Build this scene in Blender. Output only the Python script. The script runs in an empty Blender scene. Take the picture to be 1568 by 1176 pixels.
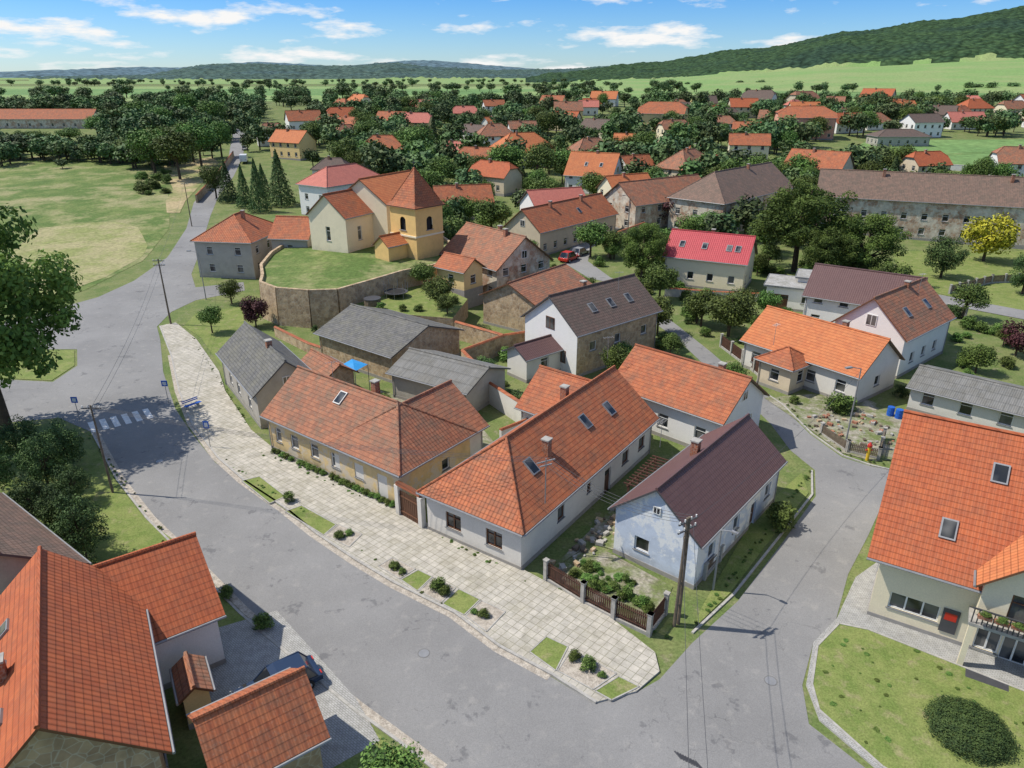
import bpy, bmesh, math, random
import numpy as np
from mathutils import Vector, Matrix, noise as mnoise
R=math.radians
rnd=random.Random(7)
scene=bpy.context.scene
COL=bpy.context.collection

# ------------------------------------------------------------------ terrain
def T(y):
    if y<130: return 0.0
    if y<450: return .045*(y-130)
    if y<1500: return 14.4+.004*(y-450)
    return 18.6

# ------------------------------------------------------------------ node helpers
class NT:
    def __init__(s,name):
        s.m=bpy.data.materials.new(name); s.m.use_nodes=True
        s.t=s.m.node_tree; s.b=s.t.nodes["Principled BSDF"]; s.out=s.t.nodes["Material Output"]
    def n(s,typ,**k):
        nd=s.t.nodes.new(typ)
        for a,v in k.items(): setattr(nd,a,v)
        return nd
    def l(s,a,b): s.t.links.new(a,b)
    def val(s,sock,v):
        if hasattr(v,"links"): s.l(v,sock)
        else: sock.default_value=v
    def math(s,op,a,b=0.0,c=0.0,clamp=False):
        nd=s.n("ShaderNodeMath",operation=op); nd.use_clamp=clamp
        for i,v in enumerate((a,b,c)): s.val(nd.inputs[i],v)
        return nd.outputs[0]
    def mix(s,f,a,b,mode='MIX'):
        nd=s.n("ShaderNodeMix",data_type='RGBA',blend_type=mode)
        s.val(nd.inputs[0],f)
        for i,v in ((6,a),(7,b)):
            if hasattr(v,"links"): s.l(v,nd.inputs[i])
            else: nd.inputs[i].default_value=(*v[:3],1)
        return nd.outputs[2]
    def noise(s,vec,scale,detail=4,rough=.55):
        nd=s.n("ShaderNodeTexNoise"); s.l(vec,nd.inputs["Vector"])
        nd.inputs["Scale"].default_value=scale; nd.inputs["Detail"].default_value=min(detail,4); nd.inputs["Roughness"].default_value=rough
        return nd.outputs["Fac"]
    def ramp(s,f,a,b,lo=0.,hi=1.):
        nd=s.n("ShaderNodeMapRange"); nd.clamp=True
        s.l(f,nd.inputs[0]); nd.inputs[1].default_value=a; nd.inputs[2].default_value=b; nd.inputs[3].default_value=lo; nd.inputs[4].default_value=hi
        return nd.outputs[0]
    def geo(s): return s.n("ShaderNodeNewGeometry").outputs["Position"]
    def uv(s): return s.n("ShaderNodeUVMap").outputs[0]
    def bump(s,h,st=.5,dist=.05):
        nd=s.n("ShaderNodeBump"); s.l(h,nd.inputs["Height"]); nd.inputs["Strength"].default_value=st; nd.inputs["Distance"].default_value=dist
        s.l(nd.outputs[0],s.b.inputs["Normal"])
    def fin(s,col,rough=.85,spec=.3,metal=0.):
        s.val(s.b.inputs["Base Color"],col if hasattr(col,"links") else (*col[:3],1))
        s.val(s.b.inputs["Roughness"],rough); s.b.inputs["Specular IOR Level"].default_value=spec; s.b.inputs["Metallic"].default_value=metal
        return s.m

def m_plain(name,c,rough=.6,spec=.4,metal=0.,var=.15):
    k=NT(name); p=k.geo(); f=k.noise(p,3.,2)
    c2=tuple(x*(1-var) for x in c); return k.fin(k.mix(k.ramp(f,.3,.7),c,c2),rough,spec,metal)
def m_mottle(name,cols,scales,rough=.9,bump=0.,bs=8.,th=None):
    k=NT(name); p=k.geo(); c=cols[0]; th=th or [(.42,.6)]*len(cols)
    for i in range(1,len(cols)):
        f=k.ramp(k.noise(p,scales[i-1],5,.7),*th[i-1]); c=k.mix(f,c,cols[i])
    g=k.noise(p,bs,3,.78); c=k.mix(1.,c,k.ramp(g,.25,.75,.58,1.38),'MULTIPLY')
    if bump: k.bump(g,bump,.05)
    return k.fin(c,rough,.15)
def m_plaster(name,c,dirt=.3,peel=None,rough=.9):
    k=NT(name); p=k.geo(); uv=k.uv(); sp=k.n("ShaderNodeSeparateXYZ"); k.l(uv,sp.inputs[0])
    f=k.noise(p,.9,5,.65); g=k.noise(p,14,2)
    dk=tuple(x*.62 for x in c); col=k.mix(k.math('MULTIPLY',k.ramp(f,.42,.72),dirt),c,dk)
    base=k.math('MULTIPLY',k.ramp(sp.outputs[1],.0,1.0,1,0),k.ramp(f,.3,.6,.25,1.))
    col=k.mix(k.math('MULTIPLY',base,min(1,dirt*1.4)),col,(.2,.175,.14))
    if peel: col=k.mix(k.ramp(k.noise(p,.55,7,.7),.5,.56),col,peel)
    col=k.mix(1.,col,k.ramp(g,.3,.7,.93,1.05),'MULTIPLY')
    return k.fin(col,rough,.15)
def m_stone(name,c1=(.50,.37,.23),c2=(.34,.24,.15),mort=(.50,.43,.32),scale=2.2,peel=None):
    k=NT(name); p=k.geo(); v=k.n("ShaderNodeTexVoronoi"); k.l(p,v.inputs[0]); v.inputs["Scale"].default_value=scale
    e=k.n("ShaderNodeTexVoronoi",feature='DISTANCE_TO_EDGE'); k.l(p,e.inputs[0]); e.inputs["Scale"].default_value=scale
    sp=k.n("ShaderNodeSeparateColor"); k.l(v.outputs["Color"],sp.inputs[0])
    c=k.mix(sp.outputs[0],c1,c2); c=k.mix(k.ramp(e.outputs["Distance"],.0,.06,1,0),c,mort)
    if peel: c=k.mix(k.ramp(k.noise(p,.45,7,.7),.45,.55),c,peel)
    c=k.mix(1.,c,k.ramp(k.noise(p,1.3,4),.3,.7,.75,1.2),'MULTIPLY')
    k.bump(e.outputs["Distance"],.4,.06); return k.fin(c,.95,.1)
def m_roof(name,c1,c2,age=.3,moss=(.12,.10,.07),tw=.3,th=.36,joint_shade=.5,rough=.75,bump=.8):
    k=NT(name); uv=k.uv(); sp=k.n("ShaderNodeSeparateXYZ"); k.l(uv,sp.inputs[0]); p=k.geo()
    U=k.math('DIVIDE',sp.outputs[0],tw); V=k.math('DIVIDE',sp.outputs[1],th)
    cb=k.n("ShaderNodeCombineXYZ"); k.l(k.math('FLOOR',U),cb.inputs[0]); k.l(k.math('FLOOR',V),cb.inputs[1])
    wn=k.n("ShaderNodeTexWhiteNoise",noise_dimensions='3D'); k.l(cb.outputs[0],wn.inputs[0])
    big=k.noise(p,.45,4,.65)
    w2=k.math('ADD',k.math('MULTIPLY',wn.outputs[0],.6),k.math('MULTIPLY',big,.45))
    c=k.mix(k.ramp(w2,.2,.85),c1,c2)
    c=k.mix(k.math('MULTIPLY',k.ramp(k.noise(p,.8,7,.75),.43,.66),age),c,moss)
    c=k.mix(k.math('MULTIPLY',k.ramp(k.noise(p,9.,2,.7),.55,.75),age*.5),c,(.40,.36,.29))
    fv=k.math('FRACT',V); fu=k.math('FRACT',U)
    c=k.mix(1.,c,k.ramp(fv,.8,.97,1.,joint_shade),'MULTIPLY')  # overlap shadow and joint dirt painted as a dark band on each tile row
    c=k.mix(1.,c,k.ramp(k.math('ABSOLUTE',k.math('SUBTRACT',fu,.5)),.36,.5,1.,joint_shade+.18),'MULTIPLY')
    h=k.math('ADD',k.math('MULTIPLY',k.math('SUBTRACT',1.,fv),.6),k.math('MULTIPLY',k.math('SINE',k.math('MULTIPLY',U,6.2832)),.3))
    k.bump(h,bump,.05); return k.fin(c,rough,.25)
def m_glass(name):
    k=NT(name); p=k.geo(); f=k.ramp(k.noise(p,.7,1),.45,.6)
    return k.fin(k.mix(f,(.015,.018,.022),(.12,.12,.115)),.06,.6)
def m_paving(name,c1,c2,w,h,rot,mort=(.24,.23,.17),off=.0,moss=.45):
    k=NT(name); p=k.geo(); mp=k.n("ShaderNodeMapping"); k.l(p,mp.inputs[0]); mp.inputs["Rotation"].default_value=(0,0,R(rot))
    b=k.n("ShaderNodeTexBrick"); k.l(mp.outputs[0],b.inputs["Vector"]); b.offset=off
    b.inputs["Scale"].default_value=1; b.inputs["Brick Width"].default_value=w; b.inputs["Row Height"].default_value=h; b.inputs["Mortar Size"].default_value=.018
    b.inputs["Color1"].default_value=(*c1,1); b.inputs["Color2"].default_value=(*c2,1); b.inputs["Mortar"].default_value=(*mort,1)
    c=k.mix(k.math('MULTIPLY',k.ramp(k.noise(p,.5,7,.75),.46,.66),moss),b.outputs[0],(.24,.22,.15))
    c=k.mix(1.,c,k.ramp(k.noise(p,2.2,6,.75),.3,.7,.76,1.15),'MULTIPLY')
    k.bump(b.outputs["Fac"],-.3,.02); return k.fin(c,.9,.15)
def m_asphalt(name,base=.16):
    k=NT(name); p=k.geo()
    a=(base,base*.98,base*.945); c=k.mix(k.ramp(k.noise(p,.12,5,.6),.35,.65),a,tuple(x*.82 for x in a))
    c=k.mix(k.math('MULTIPLY',k.ramp(k.noise(p,.5,8,.7),.61,.66),.5),c,(.09,.09,.095))
    c=k.mix(k.math('MULTIPLY',k.ramp(k.noise(p,1.1,6,.6),.56,.75),.4),c,(base*1.4,base*1.33,base*1.2))
    v=k.n("ShaderNodeTexVoronoi",feature='DISTANCE_TO_EDGE'); v.inputs["Scale"].default_value=.2
    wv=k.n("ShaderNodeTexNoise"); k.l(p,wv.inputs[0]); wv.inputs["Scale"].default_value=.8; wv.inputs["Detail"].default_value=4
    mv=k.n("ShaderNodeVectorMath",operation='MULTIPLY_ADD'); k.l(wv.outputs["Color"],mv.inputs[0]); mv.inputs[1].default_value=(3.5,3.5,0); k.l(p,mv.inputs[2]); k.l(mv.outputs[0],v.inputs[0])
    cr_=k.math('MULTIPLY',k.ramp(v.outputs["Distance"],.0,.006,1,0),k.ramp(k.noise(p,.15,2),.45,.6,0,.5))
    c=k.mix(cr_,c,(.07,.07,.07))
    g=k.noise(p,20,2,.75); c=k.mix(1.,c,k.ramp(g,.3,.7,.82,1.15),'MULTIPLY')
    return k.fin(c,.85,.25)
def m_leaf(name,c1,c2,hue=.04,trans=0.):
    k=NT(name); at=k.n("ShaderNodeAttribute"); at.attribute_name="shade"
    oi=k.n("ShaderNodeObjectInfo")
    c=k.mix(at.outputs["Fac"],c1,c2)
    hs=k.n("ShaderNodeHueSaturation"); k.l(c,hs.inputs["Color"])
    k.l(k.ramp(oi.outputs["Random"],0,1,.5-hue,.5+hue*.5),hs.inputs["Hue"]); k.l(k.ramp(oi.outputs["Random"],0,1,.65,1.45),hs.inputs["Value"])
    k.fin(hs.outputs[0],.65,.2)
    if trans:
        tr=k.n("ShaderNodeBsdfTranslucent"); k.l(hs.outputs[0],tr.inputs[0]); mx=k.n("ShaderNodeMixShader"); mx.inputs[0].default_value=trans
        k.l(k.b.outputs[0],mx.inputs[1]); k.l(tr.outputs[0],mx.inputs[2]); k.l(mx.outputs[0],k.out.inputs[0])
    return k.m

M={}
M['grass']=m_mottle("grass_ground",[(.12,.165,.05),(.18,.20,.075),(.25,.22,.14)],[.25,.9],bs=5,th=[(.42,.6),(.56,.75)])
M['lawn']=m_mottle("lawn_grass",[(.145,.195,.05),(.21,.24,.075),(.28,.25,.13)],[.7,1.1],bs=11,th=[(.38,.62),(.54,.74)])
M['meadow']=m_mottle("meadow_grass",[(.10,.155,.04),(.18,.215,.07),(.28,.265,.13)],[.16,.08],bs=1.9,th=[(.4,.62),(.48,.64)])
M['hay']=m_mottle("mown_hay",[(.33,.30,.155),(.23,.25,.09)],[.15],bs=1.5)
M['bank']=m_mottle("dry_bank",[(.40,.32,.18),(.2,.22,.08)],[.12],bs=1.5)
M['field']=m_mottle("crop_field",[(.13,.23,.075),(.17,.27,.09)],[.01],bs=.3)
M['field2']=m_mottle("crop_field_light",[(.19,.30,.095),(.25,.31,.12)],[.006],bs=.3)
M['gravel']=m_mottle("gravel",[(.46,.41,.34),(.32,.28,.23)],[3.],bs=14)
M['dirt']=m_mottle("dirt_yard",[(.36,.33,.27),(.22,.2,.14),(.14,.17,.06)],[.8,.5],bs=7)
M['asphalt']=m_asphalt("asphalt_old",.25)
M['asphalt2']=m_asphalt("asphalt_lane",.26)
M['asphalt3']=m_asphalt("asphalt_patch",.19)
M['paving']=m_paving("paving_slabs",(.51,.47,.40),(.43,.40,.34),.5,.5,39.5)
M['block']=m_paving("block_paving",(.42,.41,.39),(.36,.35,.34),.22,.11,39.5,(.26,.26,.23),.5,.15)
M['kerb']=m_plain("kerb_concrete",(.44,.42,.38),.9,.15,0,.3)
M['paint']=m_plain("road_paint",(.78,.77,.74),.7,.2,0,.25)
M['glass']=m_glass("window_glass")
M['white']=m_plain("white_frame",(.75,.74,.7),.5)
M['brown']=m_plain("brown_frame",(.16,.07,.035),.6)
M['zinc']=m_plain("zinc",(.3,.3,.3),.5,.5,.3)
M['dgrey']=m_plain("dark_grey_metal",(.07,.07,.075),.5)
M['door']=m_plain("door_wood",(.12,.055,.03),.6)
M['wood']=m_plain("fence_wood",(.10,.05,.035),.8,.2,0,.4)
M['oldwood']=m_plain("grey_wood",(.2,.16,.12),.9,.1,0,.4)
M['concrete']=m_plain("concrete",(.42,.40,.36),.9,.15,0,.3)
M['brick']=m_stone("brick_chimney",(.38,.15,.08),(.26,.10,.06),(.4,.36,.3),6.)
M['stone']=m_stone("sandstone_wall")
M['stoneplaster']=m_stone("peeling_stone_wall",(.50,.38,.27),(.36,.22,.15),(.48,.44,.36),1.6,(.58,.52,.42))
M['p_white']=m_plaster("white_plaster",(.76,.74,.70),.15)
M['p_warm']=m_plaster("warm_white_plaster",(.66,.63,.57),.2)
M['p_cream']=m_plaster("cream_plaster",(.76,.67,.48),.12)
M['p_yellow']=m_plaster("yellow_plaster",(.76,.56,.27),.25)
M['p_church']=m_plaster("church_plaster",(.80,.70,.50),.2)
M['p_tower']=m_plaster("tower_plaster",(.80,.53,.21),.3)
M['p_blue']=m_plaster("pale_blue_plaster",(.53,.59,.68),.5,(.70,.71,.70))
M['p_grey']=m_plaster("grey_plaster",(.42,.39,.34),.45)
M['p_old']=m_plaster("old_ochre_plaster",(.68,.51,.26),.6,(.58,.50,.38))
M['p_pink']=m_plaster("pink_plaster",(.66,.33,.23),.2)
M['p_beige']=m_plaster("beige_plaster",(.62,.52,.38),.3)
M['plinth']=m_plain("plinth_grey",(.32,.30,.27),.9,.1)
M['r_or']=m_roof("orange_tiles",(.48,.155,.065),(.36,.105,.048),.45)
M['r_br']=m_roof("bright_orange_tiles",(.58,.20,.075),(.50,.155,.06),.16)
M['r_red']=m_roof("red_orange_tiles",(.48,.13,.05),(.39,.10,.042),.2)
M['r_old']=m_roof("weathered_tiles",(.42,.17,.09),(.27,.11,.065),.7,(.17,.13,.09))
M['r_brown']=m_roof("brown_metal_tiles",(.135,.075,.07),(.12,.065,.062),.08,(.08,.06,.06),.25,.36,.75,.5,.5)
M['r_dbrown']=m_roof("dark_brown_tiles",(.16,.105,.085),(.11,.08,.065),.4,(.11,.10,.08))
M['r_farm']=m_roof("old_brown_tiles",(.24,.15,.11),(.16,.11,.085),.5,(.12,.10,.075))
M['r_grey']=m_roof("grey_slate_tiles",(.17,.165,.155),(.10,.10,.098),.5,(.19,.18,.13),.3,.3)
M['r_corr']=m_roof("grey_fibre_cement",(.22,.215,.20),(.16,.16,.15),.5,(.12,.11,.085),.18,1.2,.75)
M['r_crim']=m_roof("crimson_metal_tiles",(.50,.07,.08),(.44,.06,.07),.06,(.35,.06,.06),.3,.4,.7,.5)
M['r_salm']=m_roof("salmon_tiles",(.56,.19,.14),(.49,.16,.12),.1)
M['r_flat']=m_mottle("flat_roof_felt",[(.38,.37,.35),(.28,.27,.24)],[.8],bs=6)
M['bark']=m_plain("bark",(.11,.085,.06),.95,.1,0,.4)
M['leaf']=m_leaf("leaf_green",(.035,.07,.015),(.13,.21,.045))
M['leafn']=m_leaf("leaf_green_near",(.035,.07,.014),(.15,.23,.048),.02,.25)
M['leaff']=m_leaf("leaf_far_hazed",(.042,.08,.030),(.11,.17,.058),.035)  # lighter, bluer greens: distance haze mixed into the leaf colour
M['leafd']=m_leaf("leaf_dark",(.025,.055,.018),(.09,.15,.042),.02)
M['leafy']=m_leaf("leaf_yellow",(.24,.26,.02),(.55,.52,.04),.01)
M['leafp']=m_leaf("leaf_purple",(.04,.015,.018),(.11,.04,.04),.01)
M['tarp']=m_plain("blue_tarp",(.03,.28,.62),.5)
M['red']=m_plain("red_paint",(.5,.03,.02),.3,.5,0,.05)
M['silver']=m_plain("silver_paint",(.45,.46,.48),.3,.6,.4,.05)
M['navy']=m_plain("blue_car_paint",(.025,.045,.09),.25,.6,.2,.05)
M['vwhite']=m_plain("white_paint",(.7,.7,.7),.3,.5,0,.05)
M['tyre']=m_plain("tyre",(.02,.02,.02),.9)
M['blue']=m_plain("blue_plastic",(.02,.12,.5),.5)
M['yel']=m_plain("yellow_plastic",(.7,.45,.03),.5)

# ------------------------------------------------------------------ mesh builder
class MB:
    def __init__(s,o=(0,0,0)):
        s.o=Vector(o); s.v=[]; s.f=[]; s.mi=[]; s.uv=[]; s.m=[]
    def mid(s,m):
        mm=M[m] if isinstance(m,str) else m
        if mm not in s.m: s.m.append(mm)
        return s.m.index(mm)
    def face(s,pts,m,uv=None):
        b=len(s.v); s.v+= [tuple(Vector(p)-s.o) for p in pts]; s.f.append(tuple(range(b,b+len(pts)))); s.mi.append(s.mid(m))
        s.uv+= uv if uv else [(p[0]+p[1],p[2]) for p in pts]
    def hexa(s,q,m):
        for a in ((0,1,2,3),(4,5,6,7),(0,1,5,4),(1,2,6,5),(2,3,7,6),(3,0,4,7)): s.face([q[i] for i in a],m)
    def box(s,c,a,b,d,m):
        c=Vector(c);a=Vector(a);b=Vector(b);d=Vector(d)
        s.hexa([c-a-b-d,c+a-b-d,c+a+b-d,c-a+b-d,c-a-b+d,c+a-b+d,c+a+b+d,c-a+b+d],m)
    def tube(s,p,q,r,m,n=6,r2=None):
        p=Vector(p);q=Vector(q);r2=r if r2 is None else r2; d=(q-p).normalized()
        u=d.cross(Vector((0,0,1)) if abs(d.z)<.9 else Vector((1,0,0))).normalized(); w=d.cross(u)
        A=[p+(u*math.cos(t)+w*math.sin(t))*r for t in [6.2832*i/n for i in range(n)]]
        B=[q+(u*math.cos(t)+w*math.sin(t))*r2 for t in [6.2832*i/n for i in range(n)]]
        for i in range(n): j=(i+1)%n; s.face([A[i],A[j],B[j],B[i]],m)
        s.face(A,m); s.face(B,m)
    def build(s,name,parent=None):
        me=bpy.data.meshes.new(name); me.from_pydata(s.v,[],s.f)
        for m in s.m: me.materials.append(m)
        me.polygons.foreach_set("material_index",s.mi)
        ul=me.uv_layers.new(name="UVMap"); ul.data.foreach_set("uv",np.array(s.uv,dtype=np.float32).ravel())
        me.update(); ob=bpy.data.objects.new(name,me); COL.objects.link(ob)
        if parent: ob.parent=parent
        else: ob.location=s.o
        return ob
def empty(name,loc):
    e=bpy.data.objects.new(name,None); e.location=loc; e.empty_display_size=.5; COL.objects.link(e); return e

# ------------------------------------------------------------------ sheets
def sheet(name,pts,dz,mat,h=0,side='kerb'):
    ar=sum(pts[i][0]*pts[(i+1)%len(pts)][1]-pts[(i+1)%len(pts)][0]*pts[i][1] for i in range(len(pts)))
    if ar<0: pts=pts[::-1]
    bm=bmesh.new(); vs=[bm.verts.new((x,y,0)) for x,y in pts]; bm.faces.new(vs)
    bm.normal_update()
    bmesh.ops.triangulate(bm,faces=bm.faces[:],ngon_method='EAR_CLIP')
    for yy in (130,450,1500):
        bmesh.ops.bisect_plane(bm,geom=bm.verts[:]+bm.edges[:]+bm.faces[:],plane_co=(0,yy,0),plane_no=(0,1,0))
    for v in bm.verts: v.co.z=T(v.co.y)+dz
    bm.normal_update()
    for f in bm.faces:
        if f.normal.z<0: f.normal_flip()
    me=bpy.data.meshes.new(name)
    me.materials.append(M[mat])
    if h:
        me.materials.append(M[side]); be=[e for e in bm.edges if len(e.link_faces)==1]
        r=bmesh.ops.extrude_edge_only(bm,edges=be)
        for g in r['geom']:
            if isinstance(g,bmesh.types.BMVert): g.co.z-=h
            if isinstance(g,bmesh.types.BMFace): g.material_index=1
    bm.to_mesh(me); bm.free(); ob=bpy.data.objects.new(name,me); COL.objects.link(ob); return ob
def strip(name,pts,w,h,mat,closed=False):
    mb=MB((pts[0][0],pts[0][1],0)); n=len(pts)
    for i in range(n if closed else n-1):
        a=Vector(pts[i]).to_3d(); b=Vector(pts[(i+1)%n]).to_3d(); d=(b-a)
        if d.length<.01: continue
        p=Vector((-d.y,d.x,0)).normalized()*w/2; a.z=T(a.y);b.z=T(b.y); z=Vector((0,0,h)); lo=Vector((0,0,-.3))
        mb.hexa([a-p+lo,b-p+lo,b+p+lo,a+p+lo,a-p+z,b-p+z,b+p+z,a+p+z],mat)
    return mb.build(name)

# ------------------------------------------------------------------ house generator
RECTS=[]
def house(name,x,y,ang,L,W,ze,zr,wall='p_white',roof='r_or',hips=(0,0),ov=.4,z0=None,ops={},gw=(),chim=(),sky=(),plinth=True,parent=None,pre='',gutter=True,auto=None,frame='white',flat=False,down=2.5,ridge=True):
    if z0 is None: z0=T(y)
    a=R(ang); ex=Vector((math.cos(a),math.sin(a),0)); ey=Vector((-ex.y,ex.x,0))
    if W<0: ey=-ey; W=-W
    O=Vector((x,y,z0)); RECTS.append((O.x,O.y,ex,ey,L,W))
    P=lambda u,w,z: O+ex*u+ey*w+Vector((0,0,z))
    ctr=P(L/2,W/2,0); par=parent or empty(name,ctr); po=par.location.copy()
    k=(zr-ze)/(W/2) if not flat else 0
    hyp=math.sqrt(1+k*k)
    wl=MB(po); wn=MB(po); sides={'f':((ov,ov),(L-ov,ov),-ey),'b':((ov,W-ov),(L-ov,W-ov),ey),'l':((ov,ov),(ov,W-ov),-ex),'r':((L-ov,ov),(L-ov,W-ov),ex)}
    zt=ze-.1+k*ov if not flat else ze
    allops={s:list(ops.get(s,[])) for s in 'fblr'}
    if auto:
        for s in auto[0]:
            ln=(L if s in 'fb' else W)-2*ov; n=max(1,int(ln/auto[1])); floors=1 if ze<4.6 else 2
            for fl in range(floors):
                for i in range(n): allops[s].append(((i+.5)*ln/n,1.0+fl*2.8,min(1.1,ln/n*.5),1.3,'w'))
    for s,(A,B,n) in sides.items():
        a0=P(A[0],A[1],0); b0=P(B[0],B[1],0); d=(b0-a0); ln=d.length; d.normalize()
        Q=lambda t,z,dep=0: a0+d*t+Vector((0,0,z))+n*dep
        xs={0,ln}; zs={-down,zt}
        o2=[]
        for (sc,zb,w,h,kd) in allops[s]:
            h=min(h,zt-.15-zb)
            if sc-w/2<.1 or sc+w/2>ln-.1 or h<.3: continue
            o2.append((sc-w/2,sc+w/2,zb,zb+h,kd)); xs|={sc-w/2,sc+w/2}; zs|={zb,zb+h}
        xs=sorted(xs); zs=sorted(zs)
        for i in range(len(xs)-1):
            for j in range(len(zs)-1):
                cx=(xs[i]+xs[i+1])/2; cz=(zs[j]+zs[j+1])/2
                if any(o[0]<cx<o[1] and o[2]<cz<o[3] for o in o2): continue
                q=[(xs[i],zs[j]),(xs[i+1],zs[j]),(xs[i+1],zs[j+1]),(xs[i],zs[j+1])]
                wl.face([Q(*t) for t in q],wall,q)
        def pb(t0,t1,za,zb,d0,d1,m):
            wn.hexa([Q(t0,za,d0),Q(t1,za,d0),Q(t1,za,d1),Q(t0,za,d1),Q(t0,zb,d0),Q(t1,zb,d0),Q(t1,zb,d1),Q(t0,zb,d1)],m)
        for (t0,t1,za,zb,kd) in o2:
            D=-.16
            for e in (((t0,za),(t0,zb)),((t1,za),(t1,zb)),((t0,zb),(t1,zb)),((t0,za),(t1,za))):
                wl.face([Q(*e[0]),Q(*e[1]),Q(*e[1],D-.02),Q(*e[0],D-.02)],wall,[(0,2)]*4)
            fm=M[{'w':frame,'b':'brown','d':'door','n':frame,'g':'door','s':'white'}[kd]]
            if kd in 'dg':
                pb(t0,t1,za,zb,D-.02,D+.02,fm)
                pb((t0+t1)/2-.02,(t0+t1)/2+.02,za,zb,D+.022,D+.035,'dgrey')
                pb(t0+.12,t1-.12,zb-.6,zb-.2,D+.022,D+.032,'glass')
            else:
                wn.face([Q(t0,za,D),Q(t1,za,D),Q(t1,zb,D),Q(t0,zb,D)],'glass')
                fw=.08
                pb(t0,t0+fw,za,zb,D+.005,D+.07,fm); pb(t1-fw,t1,za,zb,D+.005,D+.07,fm)
                pb(t0+fw,t1-fw,za,za+fw,D+.005,D+.07,fm); pb(t0+fw,t1-fw,zb-fw,zb,D+.005,D+.07,fm)
                nm=max(1,round((t1-t0)/.75))
                for q in range(1,nm):
                    tc=t0+(t1-t0)*q/nm; pb(tc-.045,tc+.045,za+fw,zb-fw,D+.005,D+.075,fm)
                if (zb-za)>1.2 and kd!='s': pb(t0+fw,t1-fw,za+(zb-za)*.68,za+(zb-za)*.68+.05,D+.005,D+.072,fm)
                pb(t0-.08,t1+.08,za-.06,za,-.05,.07,'zinc')
        if plinth:
            seg=[0]
            for (t0,t1,za,zb,kd) in sorted(o2):
                if za<.35: seg+=[t0,t1]
            seg.append(ln)
            for i in range(0,len(seg),2):
                if seg[i+1]-seg[i]>.05:
                    t0,t1=seg[i]-(.03 if i==0 and s in 'fb' else 0),seg[i+1]+(.03 if i+2==len(seg) and s in 'fb' else 0)
                    wl.hexa([Q(t0,-down,.001),Q(t1,-down,.001),Q(t1,-down,.035),Q(t0,-down,.035),Q(t0,.35,.001),Q(t1,.35,.001),Q(t1,.35,.035),Q(t0,.35,.035)],'plinth')
    if not flat:
        for s,u,hf in (('l',ov,hips[0]),('r',L-ov,hips[1])):
            if hf<1:
                t=1-hf; zz=lambda w: ze-.1+k*min(w,W-w)
                if t>=1: pl=[(ov,zt),(W-ov,zt),(W/2,zz(W/2))]
                else: pl=[(ov,zt),(W-ov,zt),(W-t*W/2,zz(t*W/2)),(t*W/2,zz(t*W/2))]
                wl.face([P(u,w,z) for w,z in pl],wall,pl)
        for (s,sc,zb,w,h) in gw:
            u=ov if s=='l' else L-ov; n=-ex if s=='l' else ex; c=P(u,sc,zb+h/2)
            wn.box(c+n*.02,ey*(w/2+.07),n*.05,Vector((0,0,h/2+.07)),frame); wn.box(c+n*.055,ey*(w/2),n*.02,Vector((0,0,h/2)),'glass'); wn.box(c+n*.07,ey*.03,n*.015,Vector((0,0,h/2)),frame)
    wl.build(pre+'walls',par)
    if wn.f: wn.build(pre+'windows_and_doors',par)
    rf=MB(po)
    th=.16
    if flat:
        q=[(0,0),(L,0),(L,W),(0,W)]
        rf.hexa([P(*t,ze) for t in q]+[P(*t,ze+.22) for t in q],roof)
        for (A,B) in (((0,0),(L,0)),((L,0),(L,W)),((L,W),(0,W)),((0,W),(0,0))):
            rf.tube(P(*A,ze+.24),P(*B,ze+.24),.06,'zinc',4)
        rf.build(pre+'roof',par); return par
    t0,t1=1-hips[0],1-hips[1]; d0,d1=hips[0]*W/2,hips[1]*W/2; H=W/2
    E=lambda u,w: P(u,w,ze+k*min(w,W-w))
    polys=[]
    def ded(pl):
        o=[]
        for p in pl:
            if not o or (abs(o[-1][0]-p[0])+abs(o[-1][1]-p[1]))>1e-4: o.append(p)
        if (abs(o[-1][0]-o[0][0])+abs(o[-1][1]-o[0][1]))<1e-4: o.pop()
        return o
    polys.append(('f',ded([(0,0),(L,0),(L,t1*H),(L-d1,H),(d0,H),(0,t0*H)])))
    polys.append(('b',ded([(0,W),(L,W),(L,W-t1*H),(L-d1,H),(d0,H),(0,W-t0*H)])))
    if hips[0]>0: polys.append(('l',[(0,t0*H),(d0,H),(0,W-t0*H)]))
    if hips[1]>0: polys.append(('r',[(L,t1*H),(L-d1,H),(L,W-t1*H)]))
    for s,pl in polys:
        def zf(u,w):
            if s=='f': return ze+k*w
            if s=='b': return ze+k*(W-w)
            if s=='l': return ze+k*t0*H+k*u
            return ze+k*t1*H+k*(L-u)
        def uvf(u,w):
            if s=='f': return (u,w*hyp)
            if s=='b': return (u,(W-w)*hyp)
            if s=='l': return (w,u*hyp)
            return (w,(L-u)*hyp)
        top=[P(u,w,zf(u,w)) for u,w in pl]; bot=[p-Vector((0,0,th)) for p in top]; uv=[uvf(*q) for q in pl]
        rf.face(top,roof,uv); rf.face(bot,'oldwood')
        n=len(pl)
        for i in range(n):
            j=(i+1)%n
            (ua,wa),(ub,wb)=pl[i],pl[j]
            inter=(abs(wa-H)<1e-4 and abs(wb-H)<1e-4)
            if not inter: rf.face([top[i],top[j],bot[j],bot[i]],'brown' if roof in('r_or','r_br','r_red','r_old') else 'dgrey',[(0,0)]*4)
    up=Vector((0,0,.03))
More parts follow.
